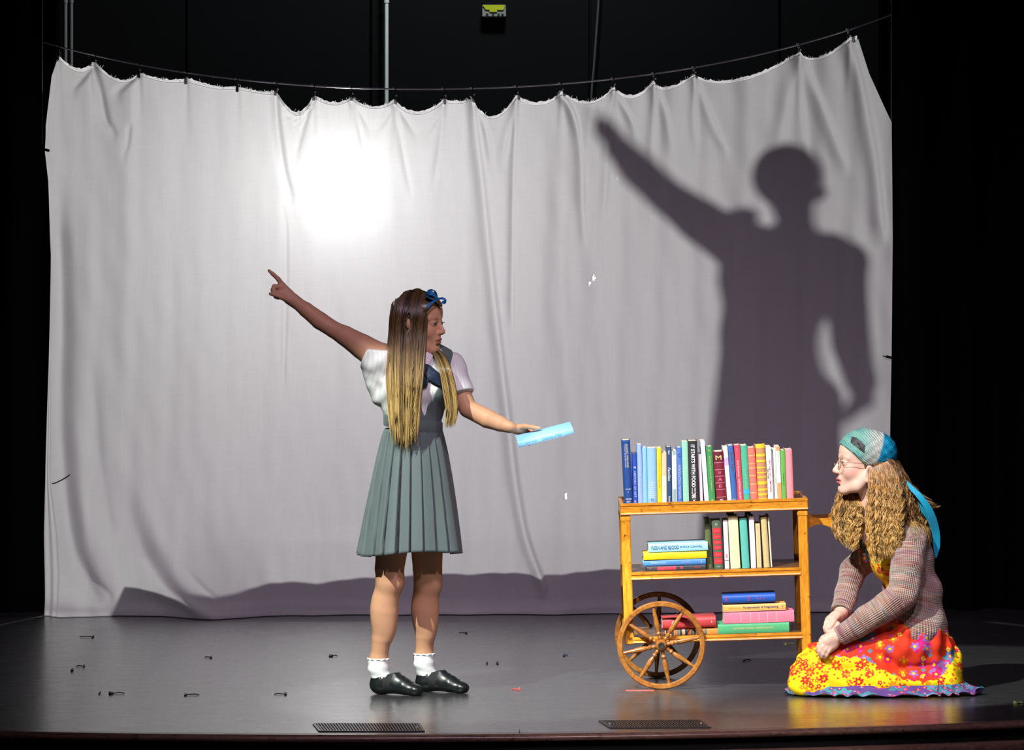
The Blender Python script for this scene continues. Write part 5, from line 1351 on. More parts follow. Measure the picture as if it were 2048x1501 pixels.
    def tint(P, S, lock):
        z = P[...,2]; f = np.clip((1.60-z)/.50, 0, 1)[...,None]
        c = dark*(1-np.clip(f*1.9-.15,0,1))+np.clip(f*1.9-.15,0,1)*(mid*(1-np.clip(f*1.7-.7,0,1))+np.clip(f*1.7-.7,0,1)*tip)
        g = (1+.34*rs.normal(size=(S,1,1)))*(1+.40*np.random.default_rng(2).normal(size=400)[lock][:,None,None]); return np.clip(c*np.clip(g,.35,1.9), 0, 1)
    N = 22; col_v = Vol((-.62,-.32,.98), (-.05,.40,1.68), .006); col_v.D[...] = .08
    for vv in (t,): pass
    # curtain on the near side
    S = 1500; lock = rs.integers(0, 46, S); a = np.clip((lock+rs.normal(size=S)*.42)/45.0, -.01, 1.01)
    vks = A([576,584,602,630,670,705,745,790,840,880])
    front = A([850,860,858,854,850,848,846,843,838,834]); back = A([818,795,784,780,777.5,775,775,777,779,783])
    vs = np.linspace(0,1,N)[None,:]; end = 862+26*np.sin(lock*2.3)+rs.normal(size=S)*9-14*(np.abs(a-.5)*2)**2
    end = np.where(a < .16, end-rs.uniform(0,1,S)*40+14, end)
    top = 577+26*(np.abs(a-.45)*1.9)**2+rs.uniform(0,4,S)+np.where(a > .78, (a-.78)/.22*rs.uniform(0,34,S), 0)
    py = top[:,None]+(end-top)[:,None]*vs**1.12
    px = np.interp(py, vks, front)*(1-a[:,None])+np.interp(py, vks, back)*a[:,None]
    px = px+1.6*np.sin(lock[:,None]*1.7+py*.021)+.8*rs.normal(size=(S,1))
    ear = np.exp(-((py-648)/17)**2)*np.exp(-((px-816)/6)**2); px += np.where(px > 816, 1, -1)*7.5*ear
    gap = np.exp(-((px-(826+2*np.sin(py*.01)))/3.0)**2)*np.clip((py-690)/60,0,1); px += np.where(px > 826, 3.0, -3.0)*gap
    wid = np.clip((py-576)/62, 0, 1)
    yside = H.C[1]+.012-(.104)*np.sqrt(np.clip(1-((px-815)/66)**2, .05, 1))*np.sqrt(wid*(2-wid))
    yside = yside-.05*np.clip((py-660)/110, 0, 1)+rs.uniform(-.012,.012,(S,1))*np.clip(wid,.2,1)
    P = np.stack([(px-1024)*(CAM_D+yside)/F_PX, yside, CAM_H-(py-HOR)*(CAM_D+yside)/F_PX], -1)
    inside = (P[...,2] < 1.45)
    Q = push_out(t, P, .010); P = np.where(inside[...,None], Q, P)
    thick = A([.0016]*(N-6)+[.0015,.0014,.0012,.0010,.0007,.0003])
    hair_mesh('hair_strands', P, thick, tint(P, S, lock), M_hair, hair)
    # lock over the far shoulder
    S = 330; lock = rs.integers(60, 74, S); g = smooth_curve([(861,690),(872,702),(884,718),(895,748),(902,785),(905,822),(899,858)], N)
    a = (lock-67)/7.0+rs.normal(size=S)*.14; wdt = np.interp(np.linspace(0,1,N), [0,.3,.7,1], [5,9,11,9]); cutl = rs.uniform(.86,1.0,S)
    idx = np.clip(np.linspace(0,1,N)[None,:]*cutl[:,None]*(N-1), 0, N-1); i0 = np.minimum(idx.astype(int), N-2); fr_ = idx-i0
    gx = g[i0,0]*(1-fr_)+g[i0+1,0]*fr_; gy = g[i0,1]*(1-fr_)+g[i0+1,1]*fr_
    px = gx+a[:,None]*wdt+1.2*np.sin(lock[:,None]*2+gy*.03); y = .03-.10*np.clip((gy-690)/50,0,1)+rs.uniform(-.012,.012,(S,1))
    P = np.stack([(px-1024)*(CAM_D+y)/F_PX, y, CAM_H-(gy-HOR)*(CAM_D+y)/F_PX], -1)
    tt_ = sh.copy(); P = push_out(t, P, .012)
    hair_mesh('hair_strands', P, thick, tint(P, S, lock), M_hair, hair)
    # back and far side
    S = 700; lock = rs.integers(80, 130, S); a = rs.uniform(0,1,S); end = 685+20*rs.uniform(-1,1,S); top = 580+10*rs.uniform(0,1,S)
    py = top[:,None]+(end-top)[:,None]*vs**1.1; px = np.interp(py, vks, back)+(2+14*a[:,None])*np.clip((py-578)/40,.2,1)+14*np.clip((640-py)/60,0,1)
    y = H.C[1]+.02+(.09*np.clip((py-576)/60,0,1))*np.cos(a*PI*.9)[:,None]+rs.uniform(-.01,.01,(S,1))
    P = np.stack([(px-1024)*(CAM_D+y)/F_PX, y, CAM_H-(py-HOR)*(CAM_D+y)/F_PX], -1)
    inside = (P[...,2] < 1.42); Q = push_out(t, P, .012); P = np.where(inside[...,None], Q, P)
    hair_mesh('hair_strands', P, thick, tint(P, S, lock), M_hair, hair)
    # blue ribbon head band with its bow
    M_rib = cloth_mat('blue_ribbon', (.004,.13,.36,1), .45, 300)
    pts = []
    for th in np.linspace(-.30, 1.35, 18):
        pts.append(H.w((.036+.012*math.cos(th)-.010*abs(th), math.sin(th)*.0905, .034+math.cos(th)*.092)))
    pts = A(pts); nrm = pts-H.w((.01,0,.03)); nrm /= np.linalg.norm(nrm, axis=1, keepdims=True)
    hb = ribbon('hair_ribbon', pts, nrm, .010, M_rib, None); fin(hb)
    kx = Wa(877,598,-.045)
    def loop(ps, w, name='ribbon_loop'):
        P = smooth_curve([Wa(*p) for p in ps], 14); return ribbon(name, P, A((0,-.85,.5))/np.linalg.norm((0,-.85,.5)), w, M_rib, hb, .001)
    loop([(876,598,-.05),(866,588,-.058),(857,587,-.055),(858,593,-.048),(868,598,-.046)], np.concatenate([np.linspace(.008,.022,7), np.linspace(.022,.010,7)]))
    loop([(877,598,-.05),(884,597,-.062),(890,600,-.066),(889,606,-.062),(884,604,-.055)], np.linspace(.009,.012,14))
    loop([(877,599,-.052),(868,603,-.068),(860,609,-.078),(854,616,-.083)], np.linspace(.008,.012,14), 'ribbon_tail')
    MB().lathe([(.0005,-.006),(.006,-.004),(.0075,0),(.006,.004),(.0005,.006)], Matrix.Translation(Wa(877,598,-.056)), 10).build('ribbon_knot', M_rib, hb, True)
    return root, H, t
GIRL, GIRL_H, GIRL_T = standing_girl()
def held_book():
    a = Wa(1037,890.5,-.115); b = Wa(1147,862,-.108); u = (b-a); L = np.linalg.norm(u); u /= L
    wv = A((-.030,.150,.012)); wv -= u*(wv@u); wv /= np.linalg.norm(wv); nrm = np.cross(wv, u); nrm /= np.linalg.norm(nrm)
    if nrm[2] > 0: nrm = -nrm
    # book space: x thickness (down), y depth (away), z height (along the spine to the right)
    M = Matrix(((nrm[0], wv[0], u[0], a[0]), (nrm[1], wv[1], u[1], a[1]), (nrm[2], wv[2], u[2], a[2]), (0,0,0,1)))
    b_, sp = book('book', .0235, L, .150, srgb('86bee6'), base=M, label='pale blue hardback book held out in the standing girl\'s hand', round_=.25)
    cm = plain('ink_teal', (.10,.30,.50,1), .5)
    ltext(b_, sp, .0235, L, .60, 'Creatures of Rain', L*.36, .0105, cm, shear=.2); ltext(b_, sp, .0235, L, .24, 'ANN MABEL', L*.22, .005, cm)
held_book()
# ================================================================== KNEELING GIRL
def flower_mat(name, base, layers, rough=.75, uvscale=1.0):
    """printed cotton: layers of (cells per metre, petals, radius, colours, seed, coverage)"""
    t = NT(name); uv = t.uv(); col = base
    def pick(rnd, cols):
        st = [(i/len(cols), c) for i, c in enumerate(cols)]; return t.ramp(rnd, st, 'CONSTANT')
    for sc_, pet, rad, cols, centre, seed, cover in layers:
        v = t.n('ShaderNodeTexVoronoi', voronoi_dimensions='2D', i_Scale=1.0, i_Randomness=.75)
        m = t.map(uv, (sc_*uvscale, sc_*uvscale, 1), (seed*3.7, seed*1.9, 0), (0,0,seed*.8)); t.l(m, v.inputs['Vector'])
        sub = t.n('ShaderNodeVectorMath', operation='SUBTRACT'); t.l(m, sub.inputs[0]); t.l(v.outputs['Position'], sub.inputs[1])
        sp = t.n('ShaderNodeSeparateXYZ'); t.l(sub.outputs[0], sp.inputs[0])
        sc2 = t.n('ShaderNodeSeparateColor'); t.l(v.outputs['Color'], sc2.inputs[0]); r1, r2 = sc2.outputs[0], sc2.outputs[1]
        ang = t.math('ADD', t.math('ARCTAN2', sp.outputs[1], sp.outputs[0]), t.math('MULTIPLY', r2, 6.28))
        dist = v.outputs['Distance']
        petal = t.math('ADD', t.math('MULTIPLY', t.math('ABSOLUTE', t.math('COSINE', t.math('MULTIPLY', ang, pet/2))), rad*.5), rad*.55)
        ins = t.math('LESS_THAN', dist, petal); ins = t.math('MULTIPLY', ins, t.math('LESS_THAN', r1, cover))
        col = t.mix(ins, col, pick(r2, cols))
        cen = t.math('MULTIPLY', t.math('LESS_THAN', dist, rad*.32), t.math('LESS_THAN', r1, cover)); col = t.mix(cen, col, centre)
    nz = t.noise(t.obj(), 500, 2); n2 = t.noise(t.obj(), 22, 4); t.bump(t.math('ADD', t.math('MULTIPLY', nz, .15), n2), .18, .006)
    return t.set(col, rough, 0, .2)
def kneeling_girl():
    root = empty('person', 'kneeling girl in head scarf, glasses, striped cardigan and red and yellow floral skirt', 'person', loc=FL(1765,1385)); root.location.z = 0
    def fin(o): o.parent = root; o.matrix_parent_inverse = Matrix.Translation(-root.location); return o
    yc = .15
    tf = A((-.96,-.28,0)); tl = A((.28,-.96,0)); RT = frame((tf[0], tf[1], -.16))
    H = Head(Wa(1727,925,.13), (-.985,-.13,.02), (.02,0,1), 1.08)
    v = Vol((1.10,-.22,-.01), (1.82,.50,1.10), .0037)
    H.build(v, ear=-.036)
    v.chain([H.w((-.028,0,-.045)), H.w((-.042,0,-.10)), Wa(1775,1055,yc)], [.052,.046,.056], .03)
    v.chain([Wa(1738,985,.13), Wa(1742,1030,.135), Wa(1750,1070,.14)], [.036,.040,.055], .03)
    hip, wai, che, sho = Wa(1842,1250,yc), Wa(1826,1190,yc), Wa(1803,1115,yc), Wa(1798,1075,yc)
    v.ell(hip, (.095,.14,.10), None, .03); v.ell(wai, (.085,.12,.10), RT, .04); v.ell(che, (.095,.135,.12), RT, .04); v.ell(sho, (.075,.14,.06), RT, .04)
    shL, elL, wrL = Wa(1818,1082,-.005), Wa(1806,1188,-.075), Wa(1672,1276,-.055)
    shR, elR, wrR = Wa(1776,1085,.30), Wa(1706,1140,.30), Wa(1682,1226,.175)
    v.chain([sho, shL, elL, Wa(1740,1232,-.068), wrL], [.05,.048,.037,.036,.0245], .02)
    v.chain([sho, shR, elR, Wa(1692,1190,.23), wrR], [.05,.048,.037,.034,.0245], .02)
    def fg(pts, r, k=.004): v.chain([Wa(*p) for p in pts], r, k)
    # left hand resting on the thigh
    v.chain([wrL, Wa(1662,1283,-.062), Wa(1652,1289,-.065)], [.025,.028,.025], .016, 'add', ((.2,.75,.6), .62))
    v.chain([Wa(1662,1275,-.060), Wa(1650,1281,-.062)], [.020,.018], .012); v.chain([Wa(1668,1290,-.058), Wa(1659,1298,-.060)], [.019,.017], .012)
    fg([(1651,1281,-.064),(1642,1287,-.072),(1637,1295,-.070),(1635,1302,-.064)], [.0105,.0095,.0088,.0068])
    fg([(1653,1287,-.068),(1645,1295,-.078),(1640,1303,-.076),(1638,1310,-.070)], [.0105,.0096,.0090,.0070])
    fg([(1657,1292,-.070),(1650,1301,-.080),(1646,1309,-.078),(1644,1315,-.072)], [.0100,.0092,.0086,.0068])
    fg([(1662,1296,-.070),(1657,1304,-.078),(1653,1311,-.077),(1651,1316,-.073)], [.0090,.0082,.0076,.0060])
    fg([(1664,1272,-.050),(1655,1272,-.050),(1646,1276,-.052),(1640,1282,-.054)], [.0130,.0110,.0092,.0070])
    # right hand under it
    v.chain([wrR, Wa(1673,1234,.14), Wa(1662,1242,.11)], [.025,.028,.025], .016, 'add', ((.2,.6,.7), .62))
    for p in ([(1660,1238,.12),(1653,1246,.10),(1650,1256,.085),(1651,1264,.08)], [(1664,1243,.10),(1657,1252,.08),(1654,1261,.066),(1656,1269,.060)],
              [(1670,1247,.085),(1664,1257,.066),(1660,1265,.055),(1661,1272,.050)], [(1676,1249,.075),(1671,1259,.058),(1668,1266,.050),(1667,1272,.046)]):
        fg(p, [.0105,.0095,.0086,.0068])
    fg([(1676,1234,.12),(1668,1243,.075),(1664,1251,.060),(1659,1257,.056)], [.0130,.0110,.0092,.0072])
    # folded legs under the skirt
    for y0, y1 in ((.06,.03),(.22,.15)):
        v.chain([Wa(1838,1278,y0), Wa(1730,1318,(y0+y1)/2), Wa(1628,1348,y1)], [.080,.072,.055], .03)
        v.chain([Wa(1630,1362,y1), Wa(1750,1368,y1+.01), Wa(1870,1372,y1+.03)], [.050,.050,.034], .02)
        v.chain([Wa(1870,1372,y1+.03), Wa(1900,1380,y1+.035), Wa(1925,1388,y1+.03)], [.034,.028,.016], .02)
    V, Fq = v.mesh(); me = np_mesh('body', V, Fq); set_col(me, H.paint(V, (.70,.46,.36), (.50,.11,.11), .65)); body = fin(mobj('body', me, skin_mat('skin_kneeling')))
    H.eyes(body, (.12,.18,.20), (1,.0,.02))
    # ---------------- dress top
    d = Vol((1.18,-.16,.20), (1.80,.46,.86), .0040)
    d.ell(hip, (.085,.135,.10), None, .04); d.ell(wai, (.100,.132,.11), RT, .04); d.ell(che+tf*.006, (.108,.145,.125), RT, .04); d.ell(sho, (.080,.15,.06), RT, .04)
    d.ell(che+tf*.055+A((0,0,-.01)), (.055,.105,.06), RT, .05)
    core = d.copy(); Xd, Yd, Zd = d.grid()
    dt = d.copy(); neck = Wa(1745,1075,yc); dt.D = np.maximum(d.D, ((Zd-neck[2])*.75+(Xd-neck[0])*-.35)).astype(np.float32)
    Vd, Fd = dt.mesh(); me = np_mesh('dress_top', Vd, Fd); set_uv(me, np.stack([Vd[:,1]+Vd[:,0]*.5, Vd[:,2]], -1))
    yel, red, org, mag, tea, pur, grn = (.90,.62,.012,1), (.60,.022,.018,1), (.85,.20,.01,1), (.55,.02,.22,1), (.05,.28,.30,1), (.30,.14,.42,1), (.12,.42,.10,1)
    M_top = flower_mat('dress_top_print', yel, [(34,5,.36,[red,org,tea],(.1,.25,.1,1),1,.7), (60,4,.36,[red,grn,red],org,2,.6)])
    fin(mobj('dress_top', me, M_top))
    # embroidered neckline and beads
    M_emb = flower_mat('neckline_print', (.06,.16,.13,1), [(30,5,.40,[mag,red,(.75,.12,.02,1)],yel,3,.8), (70,4,.4,[tea,(.7,.7,.6,1)],grn,4,.5)])
    o = cloth_patch('neckline', core, [(1709,1072),(1720,1066),(1731,1078),(1735,1100),(1740,1122),(1730,1126),(1719,1108),(1710,1090)], M_emb, None, .005, .003)
    vs = [tuple(v_.co) for v_ in o.data.vertices]; set_uv(o.data, np.array([(p[0], p[2]) for p in vs])); fin(o)
    bd = MB(); M_bead = plain('bead_gold', (.75,.50,.05,1), .25, .3)
    for i in range(26):
        f = i/25; q = hit(core, 1716+4*f, 1062+66*f, .010); bd.lathe([(.0003,-.0028),(.0026,-.0012),(.0026,.0012),(.0003,.0028)], Matrix.Translation(q), 8)
    fin(bd.build('bead_necklace', M_bead, None, True))
    # ---------------- skirt
    s = Vol((1.02,-.24,-.008), (1.90,.56,.40), .0040)
    s.chain([Wa(1836,1285,.05), Wa(1730,1312,.04), Wa(1640,1327,.03)], [.110,.105,.084], .05); s.chain([Wa(1836,1285,.22), Wa(1730,1314,.20), Wa(1640,1329,.135)], [.110,.100,.078], .05)
    s.chain([Wa(1630,1352,.10), Wa(1850,1360,.14)], [.085,.09], .06)
    s.chain([Wa(1614,1368,.015), Wa(1760,1366,.0), Wa(1885,1362,.04)], [.073,.085,.075], .05); s.chain([Wa(1614,1368,.13), Wa(1760,1366,.21), Wa(1885,1362,.25)], [.070,.085,.075], .06)
    s.ell(Wa(1860,1302,.15), (.100,.162,.095), None, .05)
    s.cone(Wa(1880,1330,.15), Wa(1888,1372,.15), .09, .08, .04, 'add', ((0,1,0), 1.6))
    Xs, Ys, Zs = s.grid(); D = s.D
    g = np.clip((Xs-1.36)/.22, 0, 1); top = np.clip((Zs-.05)/.2, 0, 1)
    D = D+.0065*g*np.sin(Xs*78+Ys*42+1.1*np.sin(Zs*15))*top+.0035*g*np.sin(Xs*128-Ys*60+Zs*10)*top
    D = D+.004*np.sin(Xs*34+Zs*60+1.5)*np.sin(Ys*20+Xs*12)+.0025*np.sin(Zs*95+Xs*26+2*np.sin(Xs*21))
    D = np.maximum(D, .006-Zs); D = np.maximum(D, Zs-(float(W(1800,1250,.05).z)+.03+.0*Xs)); s.D = D.astype(np.float32)
    Vk, Fk = s.mesh(); cpx = Vk[:,0]; P3 = Vk-A((1.50,.14,.1)); ang = np.arctan2(P3[:,1]/.62, P3[:,0])
    uv = np.stack([np.where(P3[:,1] < .18, Vk[:,0], ang*.33), Vk[:,2]*1.05+np.clip(-P3[:,1],-.3,.3)*-.45], -1)
    # boundary of the yellow flounce (height against x on the near side)
    bx = [W(px,0,-.07).x for px in (1570,1600,1640,1690,1720,1745,1775,1810,1850,1880,1900,1915,1950)]; bz = [W(0,py,-.07).z for py in (1318,1298,1310,1316,1316,1326,1345,1360,1366,1360,1340,1322,1322)]
    zb_ = np.interp(Vk[:,0], bx, bz)+np.clip(Vk[:,1]+.05,0,.2)*.15+.003*np.sin(Vk[:,0]*150)
    fz = (Vk[:,2]-zb_)[Fk].mean(1)
    M_red = flower_mat('red_flower_print', (.68,.040,.012,1), [(10,6,.42,[tea,pur,(.60,.015,.10,1),tea],mag,1,.40), (20,5,.38,[mag,(.62,.01,.10,1),pur,(.78,.14,.01,1)],yel,2,.50), (36,4,.34,[yel,tea,mag,pur],pur,3,.34)])
    M_yel = flower_mat('yellow_flower_print', (.93,.70,.010,1), [(20,7,.40,[(.60,.025,.02,1),(.82,.26,.01,1),(.70,.06,.015,1)],(.93,.70,.01,1),5,.62), (34,5,.36,[(.58,.03,.03,1),(.80,.22,.01,1)],yel,6,.45), (64,4,.34,[(.62,.04,.02,1)],org,7,.30)])
    M_hem = flower_mat('hem_print', (.10,.05,.20,1), [(18,5,.48,[(.04,.22,.25,1),(.04,.18,.22,1),tea],pur,8,.85), (40,5,.36,[(.40,.02,.16,1),(.45,.02,.12,1),(.16,.06,.26,1)],(.7,.4,.05,1),9,.6)])
    for nm, keep, M in (('red_skirt', fz >= 0, M_red), ('yellow_flounce', fz < 0, M_yel)):
        a, b, ids = submesh(Vk, Fk, keep); me = np_mesh(nm, a, b); set_uv(me, uv[ids]); fin(mobj(nm, me, M))
    # hem ruffle spread on the floor
    nph, nr = 520, 9; ph = np.linspace(0, 2*PI, nph, endpoint=False)
    ctr = A((W(1757,0,.12).x, .072, 0)); rx = .352; ry = .160
    ex = np.sign(np.cos(ph))*np.abs(np.cos(ph))**.78; ey = np.sign(np.sin(ph))*np.abs(np.sin(ph))**.86
    tail = np.exp(-((ph-0+.25+PI) % (2*PI)-PI)**2/.07); rows = []
    for k in range(nr):
        f = k/(nr-1); grow = .008+.034*f+.040*f*tail; wv = (.006*np.sin(ph*23+1)+.005*np.sin(ph*41)+.004*np.sin(ph*11+2))*f
        rows.append(np.stack([ctr[0]+(rx-.02+grow+wv)*ex, ctr[1]+(ry-.02+grow+wv)*ey, .040*(1-f)**1.5+.006+(.007+.012*tail)*(1+np.sin(ph*31+2*np.sin(ph*7)))*f*.75], -1))
    Pr = np.stack(rows); i = np.arange(nr-1)[:,None]*nph; j = np.arange(nph)[None,:]; j2 = (j+1) % nph
    Fr = np.stack([i+j, i+nph+j, i+nph+j2, i+j2], -1).reshape(-1,4); me = np_mesh('hem_ruffle', Pr.reshape(-1,3), Fr)
    set_uv(me, np.stack([np.tile(ph*.30, nr), np.repeat(np.linspace(0,.07,nr), nph)], -1))
    hr = mobj('hem_ruffle', me, M_hem); so = hr.modifiers.new('thick','SOLIDIFY'); so.thickness = .003; so.offset = 1; fin(hr)
    # ---------------- cardigan
    c = Vol((1.10,-.24,.14), (1.86,.52,.92), .0038)
    axes = []
    def limb(pts, rad, k, grp):
        c.chain(pts, rad, k)
        for a, b, ra, rb in zip(pts[:-1], pts[1:], rad[:-1], rad[1:]): axes.append((A(a), A(b), (ra+rb)/2, grp))
    c.ell(Wa(1834,1254,yc), (.122,.212,.118), None, 0); c.ell(Wa(1826,1185,yc), (.112,.160,.11), RT, .05); c.ell(Wa(1808,1115,yc), (.112,.160,.125), RT, .05); c.ell(Wa(1806,1072,yc), (.088,.165,.065), RT, .05)
    c.cone(Wa(1786,1058,.10), Wa(1780,1046,.13), .062, .055, .03)
    limb([Wa(1800,1072,.08), shL, Wa(1815,1130,-.045), elL], [.070,.072,.067,.061], .03, 1)
    limb([elL, Wa(1776,1212,-.075), Wa(1735,1238,-.068), Wa(1690,1268,-.058), Wa(1675,1275,-.056)], [.061,.058,.052,.042,.040], .012, 2)
    limb([Wa(1795,1076,.22), shR, Wa(1740,1112,.30), elR], [.068,.066,.058,.052], .03, 3)
    limb([elR, Wa(1692,1190,.235), Wa(1683,1222,.18)], [.052,.046,.041], .012, 4)
    Xc, Yc, Zc = c.grid(); D = c.D
    dL = (wrL-elL)/np.linalg.norm(wrL-elL); q = Wa(1676,1274,-.056); cutL = (Xc-q[0])*dL[0]+(Yc-q[1])*dL[1]+(Zc-q[2])*dL[2]
    near = (np.sqrt((Xc-q[0])**2+(Yc-q[1])**2+(Zc-q[2])**2) < .10)
    D = np.where(near, np.maximum(D, cutL), D)
    dR = (Wa(1683,1222,.18)-elR); dR /= np.linalg.norm(dR); q2 = Wa(1683,1223,.18); cutR = (Xc-q2[0])*dR[0]+(Yc-q2[1])*dR[1]+(Zc-q2[2])*dR[2]
    near2 = (np.sqrt((Xc-q2[0])**2+(Yc-q2[1])**2+(Zc-q2[2])**2) < .085); D = np.where(near2, np.maximum(D, cutR), D)
    # open front, neckline, bottom hem of the body (sleeves are kept)
    tors = Vol(c.lo, c.lo+(c.n-1)*c.res, c.res); tors.n = c.n; tors.D = np.full_like(c.D, .08)
    for p_, r_ in ((limb, 0),): pass
    arm = c.copy(); arm.D = np.full_like(c.D, .08)
    for a, b, r_, gp in axes: arm.cone(a, b, r_+.006, r_+.006, .0)
    notarm = arm.D > .0
    sx = (Xc-che[0])*tl[0]+(Yc-che[1])*tl[1]; fx = (Xc-che[0])*tf[0]+(Yc-che[1])*tf[1]
    opening = np.minimum(np.minimum(.052-sx, sx+.055), fx-.02)            # >0 inside the gap
    D = np.where(notarm, np.maximum(D, opening), D)
    zh = float(W(1830,1276,yc).z); D = np.where(notarm, np.maximum(D, (zh+.006*np.sin(Xc*14)+.30*np.clip(1.545-Xc,0,.2))-Zc), D)
    D = D+(.0016*np.sin(Zc*60+Xc*35+Yc*20)+.0014*np.sin(Xc*70-Zc*45)).astype(np.float32)
    c.D = D.astype(np.float32); Vc, Fc = c.mesh(); Vc = relax(Vc, Fc, 1)
    # knitting direction: rows along each limb
    best = np.full(len(Vc), 1e9); row = Vc[:,2]*1.0+.25*Vc[:,0]; colu = np.arctan2(Vc[:,1]-yc, Vc[:,0]-1.58)*.15; off = 0.0; isarm = np.zeros(len(Vc), bool)
    for a, b, r_, gp in axes:
        ba = b-a; L = np.linalg.norm(ba); u = ba/L; t_ = np.clip((Vc-a)@u, 0, L); dd = np.linalg.norm(Vc-(a+t_[:,None]*u), axis=1)-r_
        m = (dd < best) & (dd < .009); best = np.where(m, dd, best)
        e1 = np.cross(u, A((0,1,0))); e1 /= np.linalg.norm(e1); e2 = np.cross(u, e1); rel = Vc-a
        row = np.where(m, {1:0,2:3.0,3:5,4:7}[gp]*.31+off+(rel@u), row); colu = np.where(m, np.arctan2(rel@e2, rel@e1)*r_, colu); off += L
        off = off if gp in (1,2,3,4) else 0
    me = np_mesh('cardigan', Vc, Fc); set_uv(me, np.stack([colu, row], -1))
    t = NT('cardigan_knit'); uv_ = t.uv(); sp = t.n('ShaderNodeSeparateXYZ'); t.l(uv_, sp.inputs[0])
    cb = t.n('ShaderNodeCombineXYZ'); t.l(t.math('MULTIPLY', sp.outputs[0], .06), cb.inputs[0]); t.l(sp.outputs[1], cb.inputs[1])
    n1 = t.noise(t.map(cb.outputs[0], (30,34,1)), 1.0, 3, .8); n2 = t.noise(t.map(cb.outputs[0], (115,115,1), (3,9,0)), 1.0, 2, .6); n3 = t.noise(t.map(cb.outputs[0], (12,12,1), (7,2,0)), 1.0, 1)
    c1 = t.ramp(n1, [(.30,(.08,.05,.11,1)), (.38,(.32,.10,.11,1)), (.44,(.20,.16,.24,1)), (.49,(.58,.50,.44,1)), (.53,(.42,.15,.08,1)), (.58,(.12,.26,.23,1)), (.64,(.54,.42,.32,1)), (.72,(.20,.08,.16,1))])
    c2 = t.ramp(n2, [(.34,(.12,.09,.15,1)), (.46,(.42,.20,.13,1)), (.54,(.55,.50,.44,1)), (.64,(.14,.24,.24,1))])
    cc = t.mix(.42, c1, c2); cc = t.mix(t.ramp(n3, [(.45,(0,0,0,1)),(.62,(.35,.35,.35,1))]), cc, (.30,.09,.14,1))
    rib = t.math('SINE', t.math('MULTIPLY', sp.outputs[0], 2*PI/.0085)); rw = t.math('SINE', t.math('MULTIPLY', sp.outputs[1], 2*PI/.0070))
    cc = t.mix(t.ramp(t.math('MULTIPLY_ADD', rib, .5, .5), [(.0,(.45,.45,.45,1)),(.45,(0,0,0,1))]), cc, (.05,.03,.05,1))
    cc = t.mix(1.0, cc, (1.0,.92,.86,1), 'MULTIPLY'); t.bump(t.math('ADD', rib, t.math('MULTIPLY', rw, .45)), .55, .004); t.b.inputs['Sheen Weight'].default_value = .3
    card = fin(mobj('cardigan', me, t.set(cc, .9, 0, .1)))
    M_knit = t.m
    # ---------------- head scarf
    k = Vol(H.C-.22, H.C+.22, .0036)
    H.ell(k, (-.004,0,.037), (.103,.087,.088), 0); H.ell(k, (-.062,0,.034), (.062,.074,.068), .03)
    Xk, Yk, Zk = k.grid(); L = H.loc(np.stack(np.broadcast_arrays(Xk,Yk,Zk), -1).reshape(-1,3)); fx, fy, fz = L.T
    edge = np.interp(fx, [-.16,-.10,-.055,-.022,.03,.088,.12], [.000,.012,.004,-.030,.016,.066,.09])
    wrk = .0007*np.sin(fx*150+fz*190+2*np.sin(fy*30))+.0006*np.sin(fz*230-fx*120+1)
    k.D = np.maximum(k.D+wrk.reshape(k.D.shape), (edge-fz).reshape(k.D.shape)*.8).astype(np.float32)
    Vk2, Fk2 = k.mesh(); P = H.loc(Vk2); x, y, z = P.T
    mint, grey, blue, teal = A((.17,.37,.31)), A((.40,.43,.40)), A((.004,.22,.40)), A((.05,.25,.27))
    wv = .5+.5*np.sin(z*130-x*60+3*np.sin(x*40)); fg_ = np.clip((x-.0+ (z-.03)*.25)/.05+.35, 0, 1)
    cl = grey*(1-fg_[:,None])+fg_[:,None]*(mint*(.6+.4*wv)[:,None]+teal*(.4-.4*wv)[:,None])
    bl = np.clip((-.020-(z+.03)*.33-x)/.006, 0, 1)[:,None]*1.0
    cl = cl*(1-bl)+bl*(blue*(.75+.4*wv)[:,None])
    me = np_mesh('head_scarf', Vk2, Fk2); set_col(me, cl)
    t = NT('scarf_silk'); at = t.n('ShaderNodeAttribute', attribute_name='tint'); w1 = t.n('ShaderNodeTexWave', i_Scale=38.0, i_Distortion=6.0, i_Detail=3.0); t.l(t.map(t.obj(), rot=(0,.7,0)), w1.inputs[0]); t.bump(w1.outputs[1], .6, .004)
    M_scarf = t.set(t.mix(.22, at.outputs['Color'], w1.outputs[0], 'MULTIPLY'), .5, 0, .3); scarf = fin(mobj('head_scarf', me, M_scarf))
    cloth_patch('black_patch', k, [(1703.5,873),(1713,876),(1724,884),(1730,891),(1729,905),(1727,906),(1720,900),(1701,885)], plain('patch_black', (.008,.012,.014,1), .6), scarf, .0035, .002)
    def tail_me(ps, w, th=.0015):
        P = smooth_curve([Wa(*p) for p in ps], 30); o = ribbon('scarf_tail', P, A((.35,-.93,.1))/np.linalg.norm((.35,-.93,.1)), w, M_tail, scarf, th); return o
    M_tail = cloth_mat('scarf_blue', (.006,.26,.42,1), .45, 200, .2, .3)
    tail_me([(1786,925,.10),(1808,962,.05),(1838,992,.02),(1860,1025,.03),(1871,1062,.06),(1873,1090,.07),(1872,1116,.07)], np.interp(np.linspace(0,1,30),[0,.25,.6,.85,1],[.014,.020,.034,.030,.006]))
    tail_me([(1782,930,.16),(1812,985,.10),(1836,1008,.06),(1858,1040,.07),(1866,1070,.09)], np.interp(np.linspace(0,1,30),[0,.5,1],[.012,.024,.008]))
    # ---------------- glasses, earring
    M_gl = plain('glasses_wire', (.22,.12,.10,1), .3, .8); gm = MB()
    gl = bpy.data.objects.new('glasses', None)
